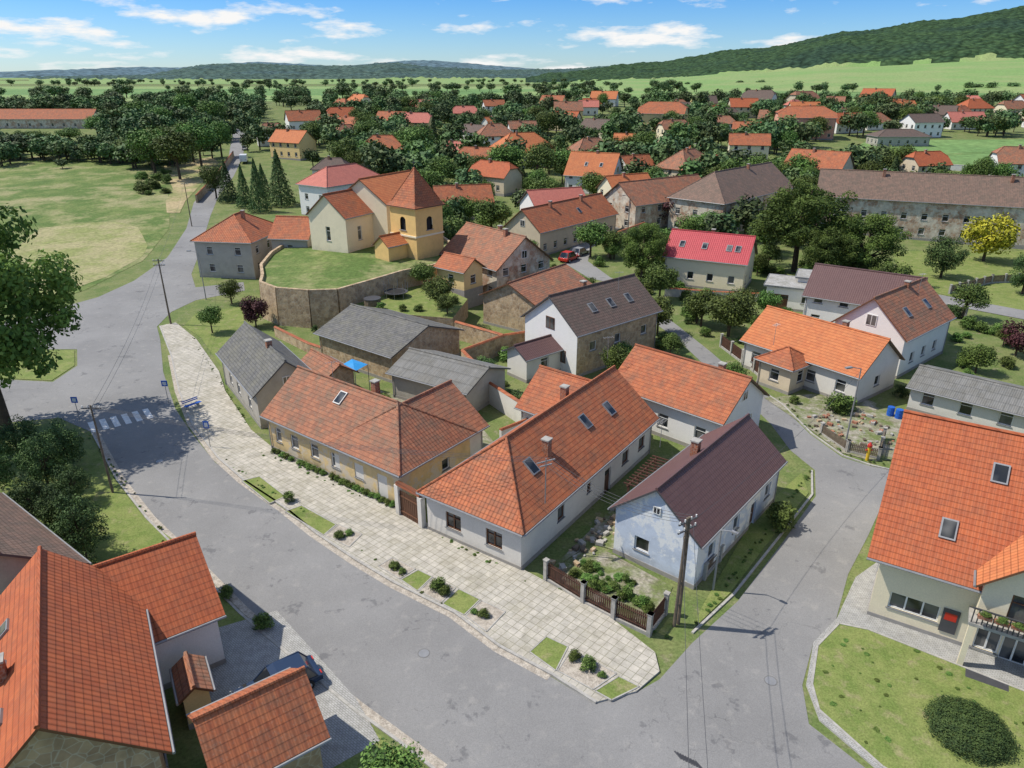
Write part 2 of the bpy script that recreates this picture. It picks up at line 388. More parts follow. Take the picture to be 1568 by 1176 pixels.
    if ridge:
        rr=.11
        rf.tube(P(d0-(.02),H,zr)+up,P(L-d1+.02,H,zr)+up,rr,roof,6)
        for hf,uu,du,tt in ((hips[0],0,d0,t0),(hips[1],L,L-d1,t1)):
            if hf>0:
                rf.tube(E(uu,tt*H)+up*.5,P(du,H,zr)+up,rr*.8,roof,6); rf.tube(E(uu,W-tt*H)+up*.5,P(du,H,zr)+up,rr*.8,roof,6)
    for c in chim:
        u,w=c[0],c[1]; hh=c[2] if len(c)>2 else .9; cw=.26; zb=ze+k*min(w,W-w)-.4; ztop=zr+hh*.6 if len(c)<4 else zb+hh+.4
        rf.box(P(u,w,(zb+ztop)/2),ex*cw,ey*cw,Vector((0,0,(ztop-zb)/2)),'brick'); rf.box(P(u,w,ztop+.04),ex*(cw+.06),ey*(cw+.06),Vector((0,0,.05)),'concrete')
    for (s,u,t) in sky:
        w=t*H if s=='f' else W-t*H; c=P(u,w,ze+k*t*H); sl=(ey if s=='f' else -ey)+Vector((0,0,k)); sl.normalize(); nn=ex.cross(sl)
        if nn.z<0: nn=-nn
        rf.box(c+nn*.04,ex*.42,sl*.62,nn*.07,'zinc'); rf.box(c+nn*.115,ex*.33,sl*.52,nn*.012,'glass')
    if gutter:
        for w in (-.06,W+.06):
            rf.tube(P(-.02,w,ze-.08),P(L+.02,w,ze-.08),.07,'zinc',6)
            ww=ov-.08 if w<0 else W-ov+.08
            rf.tube(P(L-ov-.15,ww,ze-.1),P(L-ov-.15,ww,0),.045,'zinc',5)
        if hips[0]==1: rf.tube(P(-.06,0,ze-.08),P(-.06,W,ze-.08),.07,'zinc',6)
        if hips[1]==1: rf.tube(P(L+.06,0,ze-.08),P(L+.06,W,ze-.08),.07,'zinc',6)
    rf.build(pre+'roof',par)
    return par

# ------------------------------------------------------------------ GROUND
GR=MB()
gx=[-9000,-3000,-1200,-700]+list(range(-400,401,50))+[700,1200,3000,9000]
gy=[-2500,-500,-150]+list(range(-50,130,30))+[130]+list(range(170,450,60))+[450,600,900,1500,3000,5000,9000]
gy=sorted(set(gy))
for i in range(len(gy)-1):
    for j in range(len(gx)-1):
        GR.face([(gx[j],gy[i],T(gy[i])),(gx[j+1],gy[i],T(gy[i])),(gx[j+1],gy[i+1],T(gy[i+1])),(gx[j],gy[i+1],T(gy[i+1]))],'grass')
GR.build("ground")
def pp(s): return [tuple(float(a) for a in q.split(',')) for q in s.split()]
road=pp("-70,58 -49.5,60.0 -43.5,61.4 -38.7,58.4 -32.1,50.0 -27.0,44.4 -21.2,39.0 -16.6,34.5 -12.3,30.8 -8.3,27.4 -5.6,25.4 -3.5,23.7 18,5 60,-30 70,-18 27,16 17.2,23 15.0,26.2 15.6,28.7 17.4,31.8 19.5,33.7 22.1,38.0 25.4,42.3 29.9,48.5 31.6,51.5 30.2,52.1 28.4,53.7 27.3,58.0 26.8,64.4 25.9,67.6 24.8,72.0 23.7,79.1 21.9,88.7 20.1,97.4 18.1,93.8 20.7,83.2 21.9,74.9 23.5,67.6 24.4,60.0 24.4,54.9 25.2,51.5 23.7,47.5 19.1,41.6 14.1,35.4 10.4,31.8 8.0,29.1 6.6,28.2 4.3,27.5 2.0,29.4 -0.9,31.5 -3.7,34.3 -7.8,37.1 -10.8,39.5 -14.2,42.5 -17.5,45.9 -21.8,49.6 -25.2,52.8 -29.8,58.7 -33.3,63.6 -38.7,73.0 -43.9,83.7 -46.6,88.7 -47.5,95.0 -46.4,100.7 -41.0,105.9 -42.9,110.8 -49.3,107.7 -53.3,115.8 -60.8,139.4 -68.0,162.4 -74.4,184.6 -80.7,213.2 -91.0,251.3 -115.5,327.4 -134.2,378.0 -130.2,353.8 -95.8,251.3 -83.0,202.8 -77.5,176.6 -68.4,150.1 -62.6,127.4 -60.8,111.6 -61.6,102.3 -65.5,94.4 -68.9,88.7 -80,84 -80,74 -62.4,79.1 -56.8,80.2 -52.3,80.2 -49.3,74.9 -49.3,70.2 -57.0,71.1 -72,71")
sheet("main_road",road,.02,'asphalt')
pav=pp("-46.2,88.7 -40.0,78.0 -34.6,67.6 -30.1,60.0 -25.2,53.5 -21.6,49.7 -17.3,45.9 -14.0,42.5 -10.6,39.5 -7.6,37.1 -3.5,34.3 -0.7,31.5 2.2,29.4 4.4,27.5 6.6,28.2 8.1,29.6 8.1,31.0 5.8,34.0 3.9,35.7 1.2,38.0 -5.8,43.4 -8.7,45.8 -12.4,48.8 -21.0,55.2 -24.1,58.7 -29.8,67.6 -32.5,73.0 -39.4,83.7 -44.7,90.1")
sheet("pavement",pav,.12,'paving',.2)
strip("kerb",pav[:14],.16,.135,'kerb')
lane2=pp("20.1,97.4 20.1,105.9 16.1,113.6 13.5,124.9 15.0,134.5 22.8,150.1 22.2,156.0 12.1,136.9 8.4,126.9 9.4,122.9 12.4,113.6 17.9,107.7 18.1,93.8")
sheet("village_lane",lane2,.03,'asphalt2')
island=pp("19.5,33.3 21.0,32.8 27.2,28.2 40,21 40,10 29,16 25.7,20.0 19.9,21.5 17.5,23.7 15.8,27.0 16.1,28.7 17.5,31.5")
sheet("shop_pavement",pp("19.6,33.8 22.4,37.6 24.7,39.3 36.0,33.7 45,26 40,18 40,10 29,14 25.7,18.5 18.4,21.5 15.6,26.4 15.8,28.7 17.4,31.8"),.10,'block',.2)
sheet("island_lawn",island,.125,'lawn')
strip("lawn_kerb",island,.12,.15,'kerb',True)
sheet("driveway",pp("-18.9,32.3 -14.4,34.5 -8.2,27.8 -6.5,25.2 -12,21 -16.0,26.2"),.05,'block')
for nm,s in (("verge_lawn","-21.8,49.6 -20.6,50.3 -17.6,47.3 -18.5,46.3"),("verge_lawn","-17.0,45.2 -16.0,46.0 -12.8,43.5 -13.4,42.2"),("verge_lawn","-7.2,37.3 -6.2,38.3 -5.2,37.6 -6.0,36.2"),("verge_lawn","-4.3,35.0 -3.4,36.4 -2.0,35.4 -2.9,34.0"),("verge_lawn","1.0,31.0 2.0,32.2 3.2,31.4 2.4,29.6"),("verge_lawn","4.4,28.2 5.8,29.2 6.8,28.5 5.2,27.6"),
  ("gravel_bed","-13.3,42.2 -12.6,43.5 -10.7,42.3 -11.3,40.8"),("gravel_bed","-8.9,38.7 -8.1,39.6 -6.4,38.4 -7.3,37.4"),("gravel_bed","-5.9,36.2 -5.1,37.5 -3.6,36.5 -4.4,35.1"),("gravel_bed","-2.8,33.9 -1.9,35.3 -0.4,34.3 -1.5,32.6"),("gravel_bed","2.5,29.6 3.4,31.2 5.7,29.4 4.3,28.3")):
    q=pp(s); sheet(nm,q,.135,'lawn' if 'lawn' in nm else 'gravel'); strip("bed_edging",q,.07,.155,'kerb',True)
sheet("meadow",pp("-300,160 -300,300 -186,270 -145.1,270 -101.1,213.2 -84,178 -72,150.1 -65.8,124.9 -65.6,106 -68.4,97.4 -75,90 -120,84 -300,84"),.04,'meadow')
sheet("mown_meadow",pp("-99.3,150.1 -92,155 -85.8,156.0 -79,151 -74.3,143.3 -70,136 -67.4,128.0 -66.5,113.6 -69,101 -75,106 -84.2,116 -93,130"),.06,'hay')
sheet("roadside_bank",pp("-108.9,230.8 -101.3,251.3 -93.9,237.2 -86.0,204.8 -80.2,178.1 -76,165 -79,165 -85,178 -89.7,193.3"),.07,'bank')
sheet("wheat_field",pp("104.4,244.1 140.0,294.3 260,300 260,190 169.4,207.9 152.1,218.8 104.8,234.6"),.05,'field')
strip("tractor_track",pp("116,238 135,252 165,262 215,270"),.7,.07,'meadow'); strip("tractor_track",pp("119,237 138,251 167,260 216,268"),.7,.07,'meadow')
sheet("garden_lawn",pp("71.1,132.2 96.0,132.2 125,120 110,95 74.6,83.7 70.0,92.9 64.7,104.1 63.1,111.6"),.04,'lawn')
sheet("garden_path",pp("53.1,111.6 64.3,103.4 78.5,88.7 90,75 88,72 75.6,84.9 61.9,99.0 49.7,105.9"),.06,'asphalt2')
sheet("terrace_garden",pp("-21.2,90.5 -20,94 -15.3,99 -12,101.5 -6.0,93 -7.4,84.5 -15.3,86.6 -20,88.2"),2.5,'lawn',2.8,'stone')
sheet("roadside_lawn",pp("-42,56 -36.3,54.9 -32.3,50.0 -27.2,44.4 -23.2,41.2 -26.1,38.1 -33,42 -42,50"),.05,'lawn')
sheet("corner_lawn",pp("-43.1,88.7 -43.8,94.4 -38.5,97.4 -33.8,86.1 -31.5,74.9 -31.2,72 -39,84.2"),.05,'lawn')
sheet("front_garden",pp("2.3,38.0 5.5,41.2 6.9,40.1 10.3,36.7 8.2,32.5 4.9,35.1"),.05,'dirt')
sheet("side_yard",pp("5.5,41.3 2.3,38.1 12,52 20,60 22,58 16,51 7,40.6"),.06,'dirt')
sheet("courtyard",pp("-8,46 -1,55 -4,62 -14,68 -20,60 -12,50"),.05,'dirt')
sheet("garden_yard",pp("25.7,66.0 35.0,67.6 38.1,61.4 34.8,53.7 30.8,52.9 28.6,54.5 27.7,58.7"),.06,'dirt')
sheet("verge_right",pp("11.7,34.8 18.2,45.0 23.9,51.0 23.3,47.9 18.6,42.2 13.8,36.1 10.7,32.9"),.06,'lawn')
sheet("verge_south",pp("-22,36 -21.1,38.2 -12.6,30.8 -8.4,27.0 -3.4,22.9 8,12 6,8 -9.3,20 -20,33"),.04,'lawn')
sheet("grass_triangle",pp("-57.2,71.4 -49.6,70.5 -49.6,74.9 -52.4,79.8 -57,79.8 -61.6,78.8"),.05,'lawn')
strip("road_kerb",pp("-38.7,58.4 -32.1,50.0 -27.0,44.4 -21.2,38.8 -16.6,34.3 -12.3,30.6 -8.3,27.2 -5.6,25.2 -3.5,23.5"),.15,.08,'kerb')
strip("lane_kerb",pp("31.6,51.5 30.2,52.3 28.6,53.9 27.5,58.0 27.0,64.4 26.1,67.6 25.0,72.0"),.15,.1,'kerb')
strip("lane_kerb",pp("10.6,32.6 14.0,36.0 18.9,42.0 23.5,47.7 24.9,51.4"),.15,.1,'kerb')
strip("road_shoulder",pp("-38.4,58.5 -31.8,50.1 -26.7,44.5 -20.9,39.0 -16.3,34.5 -12.0,30.8 -8.0,27.4 -3.2,23.7"),.45,.026,'gravel')
strip("road_shoulder",pp("-40.3,78.2 -34.9,67.7 -30.4,60.1 -25.5,53.5 -21.9,49.6 -17.6,45.7 -14.2,42.3 -10.8,39.3 -7.8,36.9 -3.7,34.1 -0.9,31.3 2.0,29.2"),.4,.026,'gravel')
for i,(nm,s,mt) in enumerate((("far_field","40,520 700,520 1600,900 1900,1500 200,1500",'field2'),("far_field","-500,560 20,520 150,1200 -900,1200",'field2'),("far_field","-600,700 -50,700 100,1000 -700,1000",'field'),("far_field","-1500,1500 200,1500 600,3000 -2500,3000",'field2'),("far_field","300,1500 1900,1500 2500,2100 500,2400",'field'),("far_field","150,600 500,580 700,800 250,850",'field'))):
    sheet(nm,pp(s),.08+.04*i,mt)
cw=MB((-37.4,61,0)); a=Vector((-39.2,59.5,.028)); d=Vector((3.1,2.3,0)).normalized(); q=Vector((-.6,.8,0))
for i in range(6):
    c=a+d*(i*.95); cw.face([c-d*.26-q*1.3,c+d*.26-q*1.3,c+d*.26+q*1.3,c-d*.26+q*1.3],'paint')
cw.build("crosswalk_marking")

def hill(name,azs,els,r0,r1,r2,fieldel,mat,amp,na,nr,seed):
    vs=[];fs=[]
    def itp(a,tab):
        for i in range(len(tab)-1):
            if tab[i][0]<=a<=tab[i+1][0]:
                t=(a-tab[i][0])/(tab[i+1][0]-tab[i][0]); t=t*t*(3-2*t); return tab[i][1]*(1-t)+tab[i+1][1]*t
        return tab[0][1] if a<tab[0][0] else tab[-1][1]
    for i in range(na+1):
        az=azs[0]+(azs[1]-azs[0])*i/na; ce=itp(az,els); fe=itp(az,fieldel)
        zc=30+r2*ce; zf=30+r1*fe
        for j in range(nr+1):
            t=j/nr; r=r0+(r2*1.15-r0)*t
            if r<r1: z=16+(zf-16)*max(0,(r-r0)/(r1-r0))
            elif r<r2: s=(r-r1)/(r2-r1); z=zf+(zc-zf)*(s**.8)
            else: z=zc-(r-r2)*.05
            x=r*math.sin(R(az)); y=r*math.cos(R(az))
            if r>r1: z+=amp*mnoise.fractal(Vector((x*.02,y*.02,seed)),.6,2.,4)+amp*.9*mnoise.noise(Vector((x*.08,y*.08,seed)))+ (r2*.004)*mnoise.noise(Vector((x*.0015,y*.0015,seed)))
            vs.append((x,y,z))
    for i in range(na):
        for j in range(nr):
            b=i*(nr+1)+j; fs.append((b,b+nr+1,b+nr+2,b+1))
    me=bpy.data.meshes.new(name); me.from_pydata(vs,[],fs); me.materials.append(M['field2']); me.materials.append(M[mat])
    mi=[]
    for i in range(na):
        for j in range(nr):
            r=r0+(r2*1.15-r0)*(j+.5)/nr; az=azs[0]+(azs[1]-azs[0])*i/na
            mi.append(1 if r>r1+70*mnoise.noise(Vector((az*.4,seed,0))) else 0)
    me.polygons.foreach_set("material_index",mi)
    for p in me.polygons: p.use_smooth=True
    ob=bpy.data.objects.new(name,me); COL.objects.link(ob)
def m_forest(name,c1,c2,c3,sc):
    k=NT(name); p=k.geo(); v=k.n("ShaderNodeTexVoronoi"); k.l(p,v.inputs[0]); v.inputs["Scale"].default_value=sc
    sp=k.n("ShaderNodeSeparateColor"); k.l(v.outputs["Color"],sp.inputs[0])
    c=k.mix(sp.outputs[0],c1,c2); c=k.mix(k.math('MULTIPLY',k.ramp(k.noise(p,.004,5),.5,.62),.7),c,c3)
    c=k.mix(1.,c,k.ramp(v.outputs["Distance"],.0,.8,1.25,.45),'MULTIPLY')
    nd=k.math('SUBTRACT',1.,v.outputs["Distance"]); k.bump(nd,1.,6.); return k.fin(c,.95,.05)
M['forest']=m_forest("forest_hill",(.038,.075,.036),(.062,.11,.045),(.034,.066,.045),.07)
M['forest2']=m_forest("hazed_forest_hill",(.07,.12,.10),(.095,.145,.115),(.08,.135,.14),.03)  # bluish green has atmospheric haze baked into the colour
M['forest3']=m_forest("far_hazed_hill",(.12,.19,.22),(.14,.21,.24),(.13,.21,.25),.02)  # blue is aerial haze painted into the base colour
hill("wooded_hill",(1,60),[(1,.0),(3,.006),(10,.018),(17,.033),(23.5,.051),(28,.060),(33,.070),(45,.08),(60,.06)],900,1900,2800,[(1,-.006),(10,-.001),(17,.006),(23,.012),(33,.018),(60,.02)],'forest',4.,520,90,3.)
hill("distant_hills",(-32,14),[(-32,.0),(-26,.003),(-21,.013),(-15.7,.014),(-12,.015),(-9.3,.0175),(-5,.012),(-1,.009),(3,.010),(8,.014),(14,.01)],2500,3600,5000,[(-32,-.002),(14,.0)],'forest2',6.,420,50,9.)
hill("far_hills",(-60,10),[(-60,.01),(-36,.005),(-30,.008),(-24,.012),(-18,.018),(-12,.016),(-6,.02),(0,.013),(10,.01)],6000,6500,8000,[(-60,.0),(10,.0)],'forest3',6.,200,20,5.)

# ------------------------------------------------------------------ HOUSES
house("white_corner_house",.7,37.7,55,20.7,9.0,3.3,7.0,'p_warm','r_or',(1,0),.45,ops={'l':[(2.2,1.0,1.35,1.3,'b'),(5.7,1.0,1.35,1.3,'b')],'f':[(5,1.3,.9,1.1,'b'),(9,1.5,.6,.8,'b'),(12,.0,1,2.1,'d'),(15,1.2,1.1,1.1,'b'),(18,1.2,1.1,1.1,'b')]},chim=[(6.8,2.6,1.0,1),(13.5,5.2,.8)],sky=[('f',4.6,.55),('f',12.5,.6),('f',16,.55)])
house("courtyard_wing",6.0,52.4,141,7.4,-7.2,3.2,6.0,'p_warm','r_or',(0,0),auto=('f',3))
house("pale_blue_house",11.6,36.0,50,14,6.7,3.6,6.4,'p_blue','r_brown',(0,0),.35,ops={'l':[(3.9,1.1,1.1,1.05,'w')],'f':[(2.2,1.2,1.0,1.2,'w'),(6,1.3,1.,1.2,'w'),(9,0,.95,2.1,'d'),(11.5,1.3,1.,1.2,'w')]},gw=[('l',3.35,4.5,.4,.4)],chim=[(7.0,4.2,.5)],frame='white')
lh=house("long_ochre_house",-8.2,45,143,16.9,-8.8,3.3,6.4,'p_old','r_old',(1,0),.4,ops={'f':[(2.0,.15,1.1,2.2,'w'),(4.6,1.1,1.05,1.3,'w'),(7.4,1.1,1.05,1.3,'w'),(10,1.1,1.05,1.3,'w'),(12.6,1.1,1.05,1.3,'w'),(14.8,1.1,.8,1.3,'w')],'l':[(5,1.2,.9,1,'w')]},chim=[(8,5.4,.9)],sky=[('f',10,.75)])
house("",-8.25,45.1,53,10.5,8.2,3.22,6.2,'p_warm','r_old',(1,0),parent=lh,pre='wing_',ops={'f':[(5,1.2,.9,1,'w')]})
house("grey_slate_cottage",-23.4,58.5,124,13.6,-6.6,3.5,6.3,'p_grey','r_grey',(0,0),ops={'f':[(3,1.,1,1.2,'w'),(7,1.,1,1.2,'w'),(10,1.,1,1.2,'w')],'l':[(3,1.2,.9,1.,'w')]},gw=[('l',3.3,4.0,.6,.6)],chim=[(5,3.3,.8)])
house("slate_barn",-12.6,69.2,142,12.8,-11.4,3.2,5.2,'stone','r_grey',(0,0))
house("fibre_cement_shed",-4.2,60.8,148,10,-7.6,2.8,4.2,'p_grey','r_corr')
house("red_tiled_shed",-18.4,63.6,132,5.9,-4,2.8,4.1,'stone','r_old')
house("brown_gable_house",6.9,70.7,40.5,14.1,9.1,5,8.4,'stone','r_dbrown',(0,0),ops={'f':[(2.5,2.6,1,1.1,'w'),(6.5,2.6,1,1.1,'w'),(11,2.6,1,1.1,'w')]},chim=[(6,5.2,.7)],sky=[('f',4.5,.5),('f',7.5,.5),('f',10.5,.5)])
exb=Vector((math.cos(R(40.5)),math.sin(R(40.5)),0)); eyb=Vector((-exb.y,exb.x,0)); Ob=Vector((6.9,70.7,0))
gmb=MB(Ob); Pg=lambda w,z,o=.0: Ob+exb*(.4-.05-o)+eyb*w+Vector((0,0,z))
pl=[(.38,0),(8.72,0),(8.72,5.2),(4.55,8.25),(.38,5.2)]
fr=[Pg(*q,0) for q in pl]; bk=[p+exb*.06 for p in fr]; gmb.face(fr,'p_white',pl)
for i in range(5): j=(i+1)%5; gmb.face([fr[i],fr[j],bk[j],bk[i]],'p_white',[(0,2)]*4)
for (wc,zb,ww,hh) in ((2.6,1.3,1.0,1.3),(6.2,1.3,1.0,1.3),(4.55,4.7,1.2,1.2)):
    gmb.box(Pg(wc,zb+hh/2,.02),eyb*(ww/2+.08),exb*.03,(0,0,hh/2+.08),'brown'); gmb.box(Pg(wc,zb+hh/2,.045),eyb*(ww/2),exb*.02,(0,0,hh/2),'glass'); gmb.box(Pg(wc,zb+hh/2,.06),eyb*.04,exb*.02,(0,0,hh/2),'brown')
gob=gmb.build("gable_front",bpy.data.objects["brown_gable_house"]); gob.location=Ob-bpy.data.objects["brown_gable_house"].location
house("lean_to_annex",1.5,69.3,40,6,4,2.8,3.9,'p_warm','r_brown',auto=('f',3))
house("old_tiled_barn",3.3,84.,52,13,9.7,4,6.3,'stone','r_old')
house("weathered_farmhouse",-2.2,98.3,130,14.3,-11,5,9.1,'stoneplaster','r_old',auto=('fl',3.),gw=[('l',5.5,6.,.9,1.)],chim=[(4,5,.9),(6.5,6,.9)])
house("garden_house",-6.6,95.5,140,6,-4.6,3.0,4.6,'p_yellow','r_or',z0=2.4,auto=('fl',3.))
vi=house("corner_villa",-41.2,112.1,82,13,10.4,6,9.4,'p_grey','r_or',(1,1),auto=('fl',3.2),chim=[(6,4,.9)])
house("",-39.6,115,-8,7,8,6.1,9.0,'p_grey','r_or',(0,.4),parent=vi,pre='side_',auto=('f',3.2))
house("white_salmon_roof_house",-40.0,157.8,56,18.8,10,7,10.5,'p_white','r_salm',(1,1),auto=('fl',3.2))
house("beige_long_house",5.1,127.3,50,26,9,4.5,8.2,'p_beige','r_or',auto=('fl',3.),chim=[(8,4,.9),(18,4,.9)],gw=[('l',4.5,5.2,.9,1.)],sky=[('f',15,.5)])
house("white_gable_house",25.1,183.4,154,13.3,-10,4.6,10,'p_white','r_br',auto=('fl',3.),gw=[('l',5,5.6,1,1.2)],chim=[(6,5,.8)],sky=[('f',4,.5),('f',8,.5)])
house("salmon_roof_house",16.6,152,-156,12.9,-9,4.5,7.6,'p_white','r_salm',auto=('fl',3.))
house("old_farm_building",61.8,148,-23,62,12,7.3,12,'stoneplaster','r_farm',(0,0),z0=.6,auto=('f',3.6),chim=[(12,5,.9),(34,5,.9)])
house("farm_wing",41.4,140.9,46,32,13,7,12,'stoneplaster','r_farm',(1,0),z0=.4,auto=('fl',4.),chim=[(20,6,.9)])
house("old_farm_stable",25,146,35,24,11,5.5,9.5,'stoneplaster','r_old',(0,0),auto=('fl',4.))
house("crimson_roof_house",34.9,103.7,153,12.9,-9,4.5,7.9,'p_cream','r_crim',ops={'f':[(1.8,1.3,1,1.2,'w'),(5,1.3,1,1.2,'w'),(8,1.3,1,1.2,'w'),(10.5,0,1,2.1,'d')]},auto=('l',3.),sky=[('f',2,.5),('f',3.3,.5),('f',7,.5),('f',10.5,.5)],chim=[(6.5,5,.7)])
g=house("white_garage",42.5,93.5,155,8,-6.5,3.2,3.2,'p_white','r_flat',flat=True,ops={'f':[(5.5,0,2.6,2.2,'g'),(2,1.2,1,1,'w')]})
house("",44.5,96.0,155,5,-5,4.0,4.,'p_white','r_flat',flat=True,parent=g,pre='annex_')
wo=house("white_two_roof_house",41.6,70.5,40,12.9,8.5,4.5,8.3,'p_white','r_old',auto=('l',3.),ops={'f':[(3,1.2,1,1.2,'w'),(6,1.2,1,1.2,'w'),(9,1.2,1,1.2,'w')]},gw=[('l',4.2,5.2,1,1.1)],sky=[('f',4,.5),('f',9,.5)],chim=[(8,4.2,.7)])
house("",47.5,80,145,13,-9,4.6,7.8,'p_white','r_brown',auto=('fl',3.),parent=wo,pre='rear_')
house("orange_bungalow",33.8,63.5,127,14,-8.7,3.2,6.3,'p_warm','r_br',auto=('f',2.8),ops={'l':[(4,1.2,1,1.1,'w')]},chim=[(5,5,.7)])
house("bungalow_porch",28.3,66.2,127,4.6,-4.5,2.9,4.3,'p_beige','r_or',(1,1),auto=('fl',2.))
house("grey_roofed_shed",38.2,63.2,-42,20,7.7,2.5,3.6,'p_warm','r_corr',auto=('f',3.))
sh=house("shop_building",20.6,33.9,-32,24,15,4.5,10.8,'p_cream','r_red',(0,0),.7,ops={'f':[(2.2,1.1,2.6,1.1,'s'),(6.0,.3,1.2,2.4,'w'),(7.6,.05,1.9,2.6,'s'),(10,.05,2.,2.6,'s'),(13.5,1.,2,1.4,'s')],'l':[(4,1.1,1.2,1.3,'s'),(9,1.1,1.2,1.3,'s')]},sky=[('f',3.6,.30),('f',5.5,.72),('f',14,.5)])
house("",24.7,30.5,58,8,-7.5,5.2,8.9,'p_cream','r_br',(0,0),parent=sh,pre='dormer_',down=-3.2,plinth=False,ops={'l':[(1.8,3.35,1.,1.7,'b'),(4.6,3.35,1.7,1.8,'b')]})
house("orange_gable_house",17.6,53,136,12,-8.4,3.5,6.4,'p_white','r_or',auto=('f',3.),ops={'l':[(2.4,1.2,1,1.1,'w'),(5.3,1.2,1,1.1,'w')]},gw=[('l',4.2,4.3,.7,.7)],chim=[(3,4.5,.7)])
house("distant_long_barn",-232,335,0,46,12,4,8,'stoneplaster','r_or',auto=('f',5))
house("yellow_villa",52.6,320.9,-20,20,14,7.6,12,'p_yellow','r_or',(.5,.5),auto=('fl',3.4))
house("pink_villa",104.9,298.7,-12,22,15,8,12,'p_pink','r_or',(.6,.6),auto=('fl',3.4))
house("dark_bungalow",134.7,276.4,0,20,10,3.5,5.8,'p_grey','r_dbrown',(1,1),auto=('fl',3.))
house("white_dark_roof_house",160,300,12,14,10,6,9,'p_white','r_dbrown',auto=('fl',3.))
house("red_roof_farmhouse",-14.0,20.9,121,12.6,7.8,4.5,8.2,'stone','r_red',(0,0),.5,sky=[('b',6,.5),('b',9,.5),('b',3,.5)],chim=[(5.5,5.6,1.0,1)],ops={'l':[(4,1.2,1,1,'w')]},auto=('f',4))
house("white_wing_house",-15.4,30.2,216,8.6,-8.8,3.5,6.2,'p_white','r_red',(0,0),.4,ops={'l':[(2,1.7,.5,.5,'b'),(3.3,1.7,.5,.5,'b')]})
house("tiled_garage",-8.1,22.9,216,4.9,-5,3,5,'stone','r_or',(0,0),.4)
house("dark_tiled_house",-25.1,34.6,143,13,8,3.5,6.6,'p_grey','r_farm',(0,0),chim=[(6,5,.8)])
house("small_garden_shed",-16.2,25.6,121,2.6,-1.6,2.1,2.7,'p_yellow','r_old',(0,0),.2)
ch=empty("church",(-20,108,5))
house("",-25.2,108.6,60,8,8.2,5.4,8.7,'p_church','r_or',(0,0),.3,z0=5,parent=ch,pre='chancel_',plinth=False,ops={'l':[(3.8,1.6,.9,2.2,'n')],'f':[(3,1.6,.9,2.2,'n')]},down=1)
house("",-19.5,112.5,60,13,10.5,6.9,10.4,'p_church','r_br',(0,0),.3,z0=5,parent=ch,pre='nave_',plinth=False,ops={'f':[(3,2.2,1,2.6,'n'),(8,2.2,1,2.6,'n')]},down=1)
tw=MB(); ex=Vector((math.cos(R(50)),math.sin(R(50)),0)); ey=Vector((-ex.y,ex.x,0)); O=Vector((-14.2,105.6,5)); S=5.6
tw.o=ch.location.copy()
Pt=lambda u,w,z: O+ex*u+ey*w+Vector((0,0,z))
q4=[(0,0),(S,0),(S,S),(0,S)]
for i in range(4):
    a,b=q4[i],q4[(i+1)%4]; A=Pt(*a,0);B=Pt(*b,0); d=(B-A).normalized(); n=Vector((d.y,-d.x,0))
    Q=lambda t,z,dp=0: A+d*t+Vector((0,0,z))+n*dp
    zs=[-1,4.0,5.4,6.0,7.5]; xs=[0,S/2-.6,S/2+.6,S]
    for jx in range(3):
        for jz in range(4):
            if jx==1 and jz==1 : continue
            z0_,z1_=zs[jz],zs[jz+1]
            if jx==1 and jz==2:
                pts=[(xs[1],z1_)]+[(S/2-.6*math.cos(t),5.4+.55*math.sin(t)) for t in [math.pi*i2/8 for i2 in range(0,9)]]+[(xs[2],z1_)]
                tw.face([Q(*p) for p in pts],'p_tower',pts); continue
            pl=[(xs[jx],z0_),(xs[jx+1],z0_),(xs[jx+1],z1_),(xs[jx],z1_)]; tw.face([Q(*p) for p in pl],'p_tower',pl)
    tw.face([Q(S/2-.7,3.9,-.3),Q(S/2+.7,3.9,-.3),Q(S/2+.7,6.05,-.3),Q(S/2-.7,6.05,-.3)],'tyre')
    for zc in (3.2,7.35): tw.box(Q(S/2,zc,.06),d*(S/2+.1),n*.09,Vector((0,0,.12)),'p_church')
    tw.box(Q(S/2,3.95,.03),d*.75,n*.08,Vector((0,0,.05)),'zinc')
    c1=Q(-.35,7.45,.35);c2=Q(S+.35,7.45,.35); ap=Pt(S/2,S/2,12.8); m1=c1.lerp(ap,.18)-Vector((0,0,.35)); m2=c2.lerp(ap,.18)-Vector((0,0,.35))
    tw.face([c1,c2,m2,m1],'r_or',[(0,0),(6.4,0),(5.5,1.2),(.9,1.2)]); tw.face([m1,m2,ap],'r_or',[(.9,1.2),(5.5,1.2),(3.2,6.5)])
    tw.face([c1,c2,c2-Vector((0,0,.15)),c1-Vector((0,0,.15))],'brown')
    tw.tube(m1,ap,.1,'r_or',5)
tw.face([Pt(-.4,-.4,7.3),Pt(S+.4,-.4,7.3),Pt(S+.4,S+.4,7.3),Pt(-.4,S+.4,7.3)],'oldwood')
tw.tube(Pt(S/2,S/2,12.7),Pt(S/2,S/2,13.9),.05,'dgrey'); tw.box(Pt(S/2,S/2,13.5),ex*.3,ey*.04,Vector((0,0,.04)),'dgrey')
tw.build("tower",ch)
house("",-18.2,103.8,50,4.5,3.6,2.6,4.0,'p_tower','r_br',(0,0),.25,z0=4.5,parent=ch,pre='porch_',plinth=False)
mp=pp("-34.5,96.5 -33.5,92.5 -30.5,89.6 -26,88.4 -22.5,88.8 -19,93.5 -15.5,98.5 -12,101.5 -9,105 -9,114 -12,122 -19.3,128 -30,128 -37,122 -37.5,110 -36.5,102")
mo=MB((-22,105,0)); cx,cy=-22,109
n=len(mp)
for i in range(0,n): mo.face([(cx,cy,5.2),(mp[i][0],mp[i][1],4.6),(mp[(i+1)%n][0],mp[(i+1)%n][1],4.6)],'meadow')
